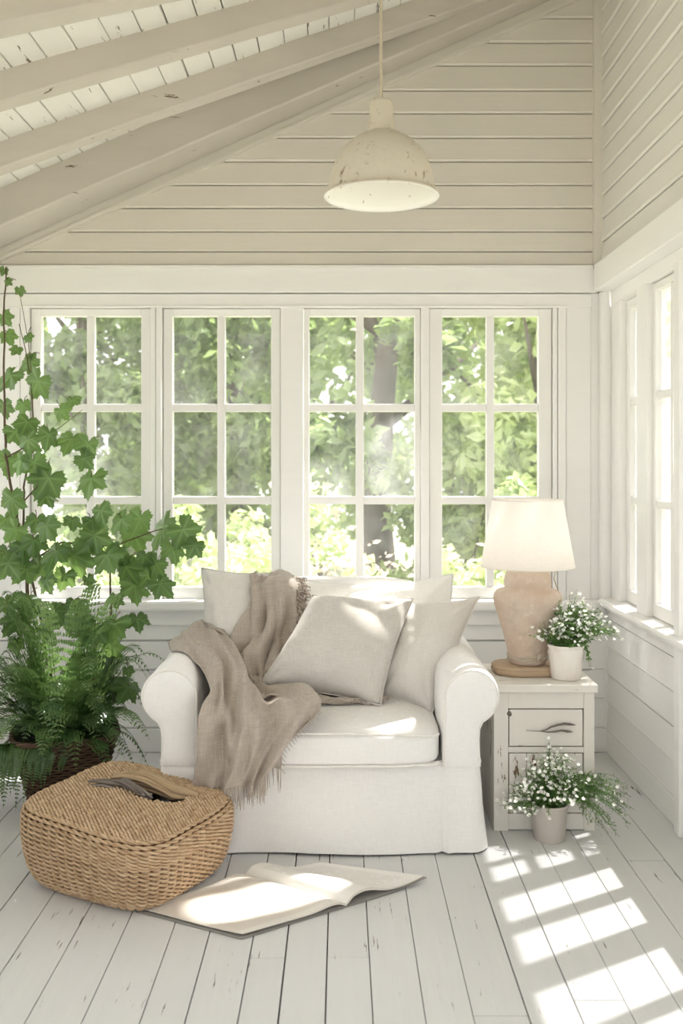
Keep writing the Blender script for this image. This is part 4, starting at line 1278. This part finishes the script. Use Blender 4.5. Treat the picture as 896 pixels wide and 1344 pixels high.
# drop the caps made by the lathe at open ends
keep=[i for i,f in enumerate(mb.f) if len(f)<=4]
mb.f=[mb.f[i] for i in keep]; mb.m=[mb.m[i] for i in keep]
mb.build('lamp_shade',[M['pend'],M['pend_in']],pen,smooth=60)
mb=MB(); nk=[(0,80),(18.5,82),(18.2,85),(17,93),(16,106),(15.2,120),(14.6,124),(13,126.5),(10,127.5),(3,127.5),(2.6,131),(0,131)]
mb.lathe([(r*k,z*k) for r,z in nk],(pcx,PD,rimz),40,wob=.01); mb.build('neck',M['pend'],pen,smooth=40)
mb=MB(); zt=zc(pcx)
mb.tube([(pcx,PD,rimz+128*k),(pcx-.0015,PD,rimz+150*k),(pcx-.001,PD,lerp(rimz,zt,.6)),(pcx-.002,PD,zt-.01)],.0042,8); mb.build('cord',M['rope'],pen,smooth=60)
mb=MB(); mb.lathe([(0,-.03),(.03,-.03),(.042,-.012),(.045,.03),(0,.03)],(pcx,PD,zt),24); mb.build('ceiling_cap',M['pend'],pen,smooth=40)

# ------------------------------------------------------------------ garden outside
def lawnmat():
    t=NT('lawn'); n=t.noise(t.coord(),3,5); c=t.mix(n,(.34,.34,.24),(.52,.51,.38)); t.bsdf(c,.9,n,.3,.02); return t.mat
mb=MB(); GZ=-.45
n=30
def lawnz(x,y): return GZ+.12*nz((x*.2,y*.2,0),1)
vs=[];
mb.grid(lambda u,v:(lerp(-14,16,u),lerp(4.55,26,v),lawnz(lerp(-14,16,u),lerp(4.55,26,v))),n,n)
mb.grid(lambda u,v:(lerp(1.35,16,u),lerp(-8,4.55,v),lawnz(lerp(1.35,16,u),lerp(-8,4.55,v))),12,12)
mb.grid(lambda u,v:(lerp(-14,-1.8,u),lerp(-8,4.55,v),lawnz(lerp(-14,-1.8,u),lerp(-8,4.55,v))),12,12)
mb.grid(lambda u,v:(lerp(-1.8,1.35,u),lerp(-8,-.65,v),lawnz(lerp(-1.8,1.35,u),lerp(-8,-.65,v))),6,8)
struct(mb.build('lawn',lawnmat(),smooth=180),'green lawn around the house')
mb=MB()                       # brick plinth the room stands on
mb.box(-1.75,1.30,-.6,4.36,-.6,-.05); struct(mb.build('foundation_wall',M['lowboard']))
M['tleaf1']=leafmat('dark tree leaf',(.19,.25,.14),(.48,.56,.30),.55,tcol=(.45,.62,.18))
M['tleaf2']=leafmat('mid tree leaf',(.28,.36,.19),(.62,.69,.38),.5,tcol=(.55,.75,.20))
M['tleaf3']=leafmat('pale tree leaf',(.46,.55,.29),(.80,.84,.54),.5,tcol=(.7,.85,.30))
M['bark2']=paint('tree bark',(.13,.105,.085),(9,9,2.5),chips=.05,var=.25,rough=.9,bstr=1.0)
M['bloom']=leafmat('pale pink bloom',(.75,.55,.50),(.90,.80,.74),.3,tcol=(.9,.7,.65))
def leafcloud(mb,c,rad,n,size,lo=0.0,m=0,clump=14):
    cl=[]
    for i in range(clump):
        d=Vector((R.gauss(0,1),R.gauss(0,1),R.gauss(0,1))).normalized()*R.uniform(.35,1.0)
        cl.append((Vector((d.x*rad[0],d.y*rad[1],d.z*rad[2])),R.uniform(.25,.5)*min(rad),R.uniform(-.25,.25)))
    for i in range(n):
        q,cr,sh=cl[i%clump]
        d=Vector((R.gauss(0,1),R.gauss(0,1),R.gauss(0,1))).normalized()*R.random()**.4*cr
        p=Vector(c)+q+d
        if p.z<lo: continue
        nn=(d.normalized()*.5+Vector((R.gauss(0,.6),R.gauss(0,.6),R.gauss(.5,.5)))).normalized()
        u=nn.orthogonal().normalized(); u=Matrix.Rotation(R.uniform(0,6.3),3,nn)@u; w=nn.cross(u)
        s_=size*R.uniform(.6,1.3)
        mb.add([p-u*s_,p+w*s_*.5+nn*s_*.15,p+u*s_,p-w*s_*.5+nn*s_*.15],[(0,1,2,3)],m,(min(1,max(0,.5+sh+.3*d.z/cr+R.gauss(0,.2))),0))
def tree(label,x,y,h,trunk_r,crown,mat,n,size,lean=(0,0),name='garden_tree',low=-.3):
    z=lawnz(x,y); root=thing(name,label,'tree',(x,y,z))
    tb_=MB(); pts=[]
    for i in range(12):
        t=i/11; pts.append((x+lean[0]*t*t*h+.1*nz((t*2,x,y),1)*t,y+lean[1]*t*h,z-.1+h*t))
    tb_.tube(pts,[trunk_r*(1.35-.2*min(1,i*.5) if i<3 else 1.0-.05*i) for i in range(12)],12)
    for k in range(5):
        a=k*1.3+x; j=5+k; p=Vector(pts[j]); q=p+Vector((math.cos(a)*h*.22,math.sin(a)*h*.22,h*.18)); mid=p.lerp(q,.5)+Vector((0,0,-.05))
        tb_.tube([p,mid,q],[trunk_r*.45,trunk_r*.32,trunk_r*.12],8)
    tb_.build('trunk',M['bark2'],root,smooth=180)
    fb=MB()
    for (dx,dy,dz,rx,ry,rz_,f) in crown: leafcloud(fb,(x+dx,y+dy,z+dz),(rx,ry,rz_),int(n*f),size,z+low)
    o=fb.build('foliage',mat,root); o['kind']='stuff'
R.seed(5)
tree('big old tree with a leaning grey trunk seen through the third window',.34,9.2,4.6,.155,[(-.5,.6,3.0,1.5,1.0,1.0,.6),(.45,-.7,2.7,.55,.4,.6,.25),(-.35,-.6,1.9,.4,.4,.5,.15),(.9,.5,3.6,1.3,1.0,.9,.5),(-.3,.2,4.6,1.6,1.2,.9,.6)],M['tleaf1'],3000,.085,lean=(.045,.0))
tree('dark leafy tree seen through the first window',-2.7,10.5,3.6,.10,[(0,0,2.2,1.3,1.0,1.5,1),(.2,0,3.6,1.2,.9,.9,.6)],M['tleaf1'],3600,.085)
tree('dark dense tree seen through the second window',-1.15,10.8,3.8,.10,[(0,0,2.0,1.15,.9,1.4,1),(.1,0,3.5,1.2,.9,.9,.7)],M['tleaf1'],3600,.085)
tree('slender twin of the old tree, dark trunk at the left of the third window',-.35,11.6,4.0,.12,[(0,.4,3.4,1.2,.9,1.2,1)],M['tleaf2'],2600,.085,lean=(-.02,0))
tree('light green tree seen through the fourth window',1.75,8.6,3.6,.08,[(0,0,2.5,1.0,.9,1.2,1),(-.3,0,1.3,.8,.7,.8,.6),(.5,.2,3.3,1.0,.8,.8,.6)],M['tleaf3'],3600,.075)
tree('tall pale tree behind the light green tree',2.9,12.5,5.0,.14,[(0,0,2.6,1.6,1.2,1.8,1),(-.8,0,4.0,1.4,1.0,1.2,.7)],M['tleaf2'],3800,.10)
tree('broad tree at the far end of the garden, behind the third window',.6,15.5,5.0,.18,[(0,0,2.2,2.2,1.2,2.0,1),(0,0,4.4,2.2,1.2,1.3,.6)],M['tleaf2'],4200,.12)
tree('broad dark tree at the far end of the garden, behind the first window',-3.9,15.0,5.0,.18,[(0,0,2.0,2.3,1.2,2.0,1),(0,0,4.2,2.0,1.2,1.2,.5)],M['tleaf1'],4200,.12)
tree('broad tree at the far end of the garden, behind the second window',-1.7,16.5,5.0,.18,[(0,0,2.0,2.0,1.2,2.0,1),(0,0,4.2,1.9,1.2,1.3,.6)],M['tleaf2'],4000,.12)
tree('tree beyond the side windows near the corner',4.6,7.6,4.0,.12,[(0,0,2.2,1.4,1.3,1.6,1),(0,0,3.6,1.3,1.2,.9,.5)],M['tleaf3'],3600,.09)
tree('tree standing beyond the side windows, nearer than the corner one',6.0,4.8,3.4,.12,[(0,0,1.6,1.4,1.5,1.4,1)],M['tleaf3'],3000,.09)
def shrub(label,x,y,rx,rz_,mat,n,size,bloom=0):
    z=lawnz(x,y); root=thing('garden_shrub',label,'shrub',(x,y,z))
    sb=MB()
    for k in range(6):
        a=k*1.05; sb.tube([(x,y,z-.05),(x+math.cos(a)*rx*.3,y+math.sin(a)*rx*.3,z+rz_*.7),(x+math.cos(a)*rx*.6,y+math.sin(a)*rx*.6,z+rz_*1.3)],[.02,.012,.005],6)
    sb.build('stem',M['bark2'],root,smooth=180)
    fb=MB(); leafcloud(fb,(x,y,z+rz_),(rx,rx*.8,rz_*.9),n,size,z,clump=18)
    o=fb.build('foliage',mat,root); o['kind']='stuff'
    if bloom:
        bb_=MB(); leafcloud(bb_,(x,y-.1,z+rz_),(rx,rx*.8,rz_*.9),bloom,size*.7,z,clump=18)
        o=bb_.build('blossom',M['bloom'],root); o['kind']='stuff'
shrub('yellow-green shrub low in the first window',-2.05,7.4,.75,.72,M['tleaf3'],2200,.055)
shrub('yellow-green shrub low in the second window',-.95,7.0,.70,.66,M['tleaf3'],2200,.05,200)
shrub('bright shrub with pale pink blooms low in the third window',.15,6.6,.62,.62,M['tleaf3'],2000,.045,420)
shrub('shrub with pale blooms low in the fourth window',1.0,6.5,.55,.60,M['tleaf3'],1900,.045,420)
shrub('taller shrub behind the lamp seen through the fourth window',1.55,7.0,.60,.80,M['tleaf2'],2000,.05,120)
shrub('pale shrub between the second and third windows',-.4,7.8,.7,.8,M['tleaf3'],2000,.055,200)
shrub('broad pale shrub right of the old tree trunk, behind the blooming ones',1.0,8.6,.75,1.05,M['tleaf2'],2600,.06)
shrub('mid green shrub at the left end of the garden bed',-2.9,8.2,.8,.85,M['tleaf2'],2000,.06)
shrub('low shrub outside the side windows',2.9,6.3,.7,.65,M['tleaf3'],1800,.055)

# ------------------------------------------------------------------ light and camera
sc=bpy.context.scene
w=bpy.data.worlds.new('World'); sc.world=w; w.use_nodes=True
nt=w.node_tree; bg=nt.nodes['Background']; bg.inputs['Color'].default_value=(.985,.975,1.0,1); bg.inputs['Strength'].default_value=1.5
def aim(o,direction): o.rotation_euler=Vector(direction).to_track_quat('-Z','Y').to_euler()
az=Vector((-.857,-.515,0)); el=math.radians(65.3)
sl=bpy.data.lights.new('Sun','SUN'); sl.energy=8.0; sl.angle=math.radians(.8); sl.color=(1,.98,.95)
so=bpy.data.objects.new('Sun',sl); C.objects.link(so); so.location=(4,6,8)
aim(so,az*math.cos(el)+Vector((0,0,-math.sin(el))))
def spot(name,target,dirv,dist,radius,energy,blend=.25,soft=.02,color=(1,.96,.9)):
    l=bpy.data.lights.new(name,'SPOT'); l.energy=energy; l.spot_size=2*math.atan(radius/dist); l.spot_blend=blend; l.shadow_soft_size=soft; l.color=color
    o=bpy.data.objects.new(name,l); C.objects.link(o); dv=Vector(dirv).normalized(); o.location=Vector(target)-dv*dist; aim(o,dv)
    return o
spot('added_spot_magazine',(-.22,2.79,0),(-1,-.44,-.95),4.5,.15,6500,.10)  # added spot outside, stands in for a sun patch on the magazine
spot('added_spot_seat',(.16,3.40,.42),(-.10,-1,-.97),5.0,.185,2600)  # added beam through the back window for the sunlit seat
spot('added_spot_cushions',(-.12,3.86,.82),(-.1,-1,-.78),5.0,.13,1600)  # added spot that lights the cushion tops from behind
spot('added_spot_pillow',(.12,3.53,.69),(-1,.43,-.85),4.5,.12,1300,.3)  # added side spot for the bright patch on the front pillow
spot('added_spot_plants',(-1.03,3.66,.62),(.22,-1,-.92),5.0,.20,1500,.4)  # added spot for leaf highlights; no lamp stands there
spot('added_spot_wall',(1.15,3.72,.55),(1,-.58,-.45),4.0,.19,240,1.0,.2)  # added soft spot for the pale blotch of light on the wall
# skylight entering through the window openings
def area(name,loc,dirv,sx_,sy_,energy,color=(1,1,1)):
    l=bpy.data.lights.new(name,'AREA'); l.shape='RECTANGLE'; l.size=sx_; l.size_y=sy_; l.energy=energy; l.color=color
    o=bpy.data.objects.new(name,l); C.objects.link(o); o.location=loc; aim(o,dirv); return o
for nme,loc,dr_,a,b in (('portal_back',(-.3,D+.14,1.28),(0,-1,0),2.5,1.3),('portal_right',(XR+.14,1.9,1.28),(-1,0,0),3.9,1.3)):
    o=area(nme,loc,dr_,a,b,1); o.data.cycles.is_portal=True
cam=bpy.data.cameras.new('Camera'); co=bpy.data.objects.new('Camera',cam); C.objects.link(co)
co.location=(0,0,H); co.rotation_euler=(PI/2,0,0)
cam.sensor_width=36; cam.sensor_fit='AUTO'; cam.lens=36*F/1344
cam.shift_x=(448-CX)/1344; cam.shift_y=-(672-CY)/1344
cam.clip_start=.05
cam.dof.use_dof=True; cam.dof.focus_distance=3.25; cam.dof.aperture_fstop=3.2
sc.camera=co
sc.view_settings.view_transform='Standard'
sc.view_settings.look='None'
sc.view_settings.exposure=.75
sc.cycles.use_denoising=True
sc.cycles.max_bounces=10; sc.cycles.diffuse_bounces=6; sc.cycles.transparent_max_bounces=16
sc.cycles.sample_clamp_indirect=8
sc.cycles.caustics_reflective=False; sc.cycles.caustics_refractive=False
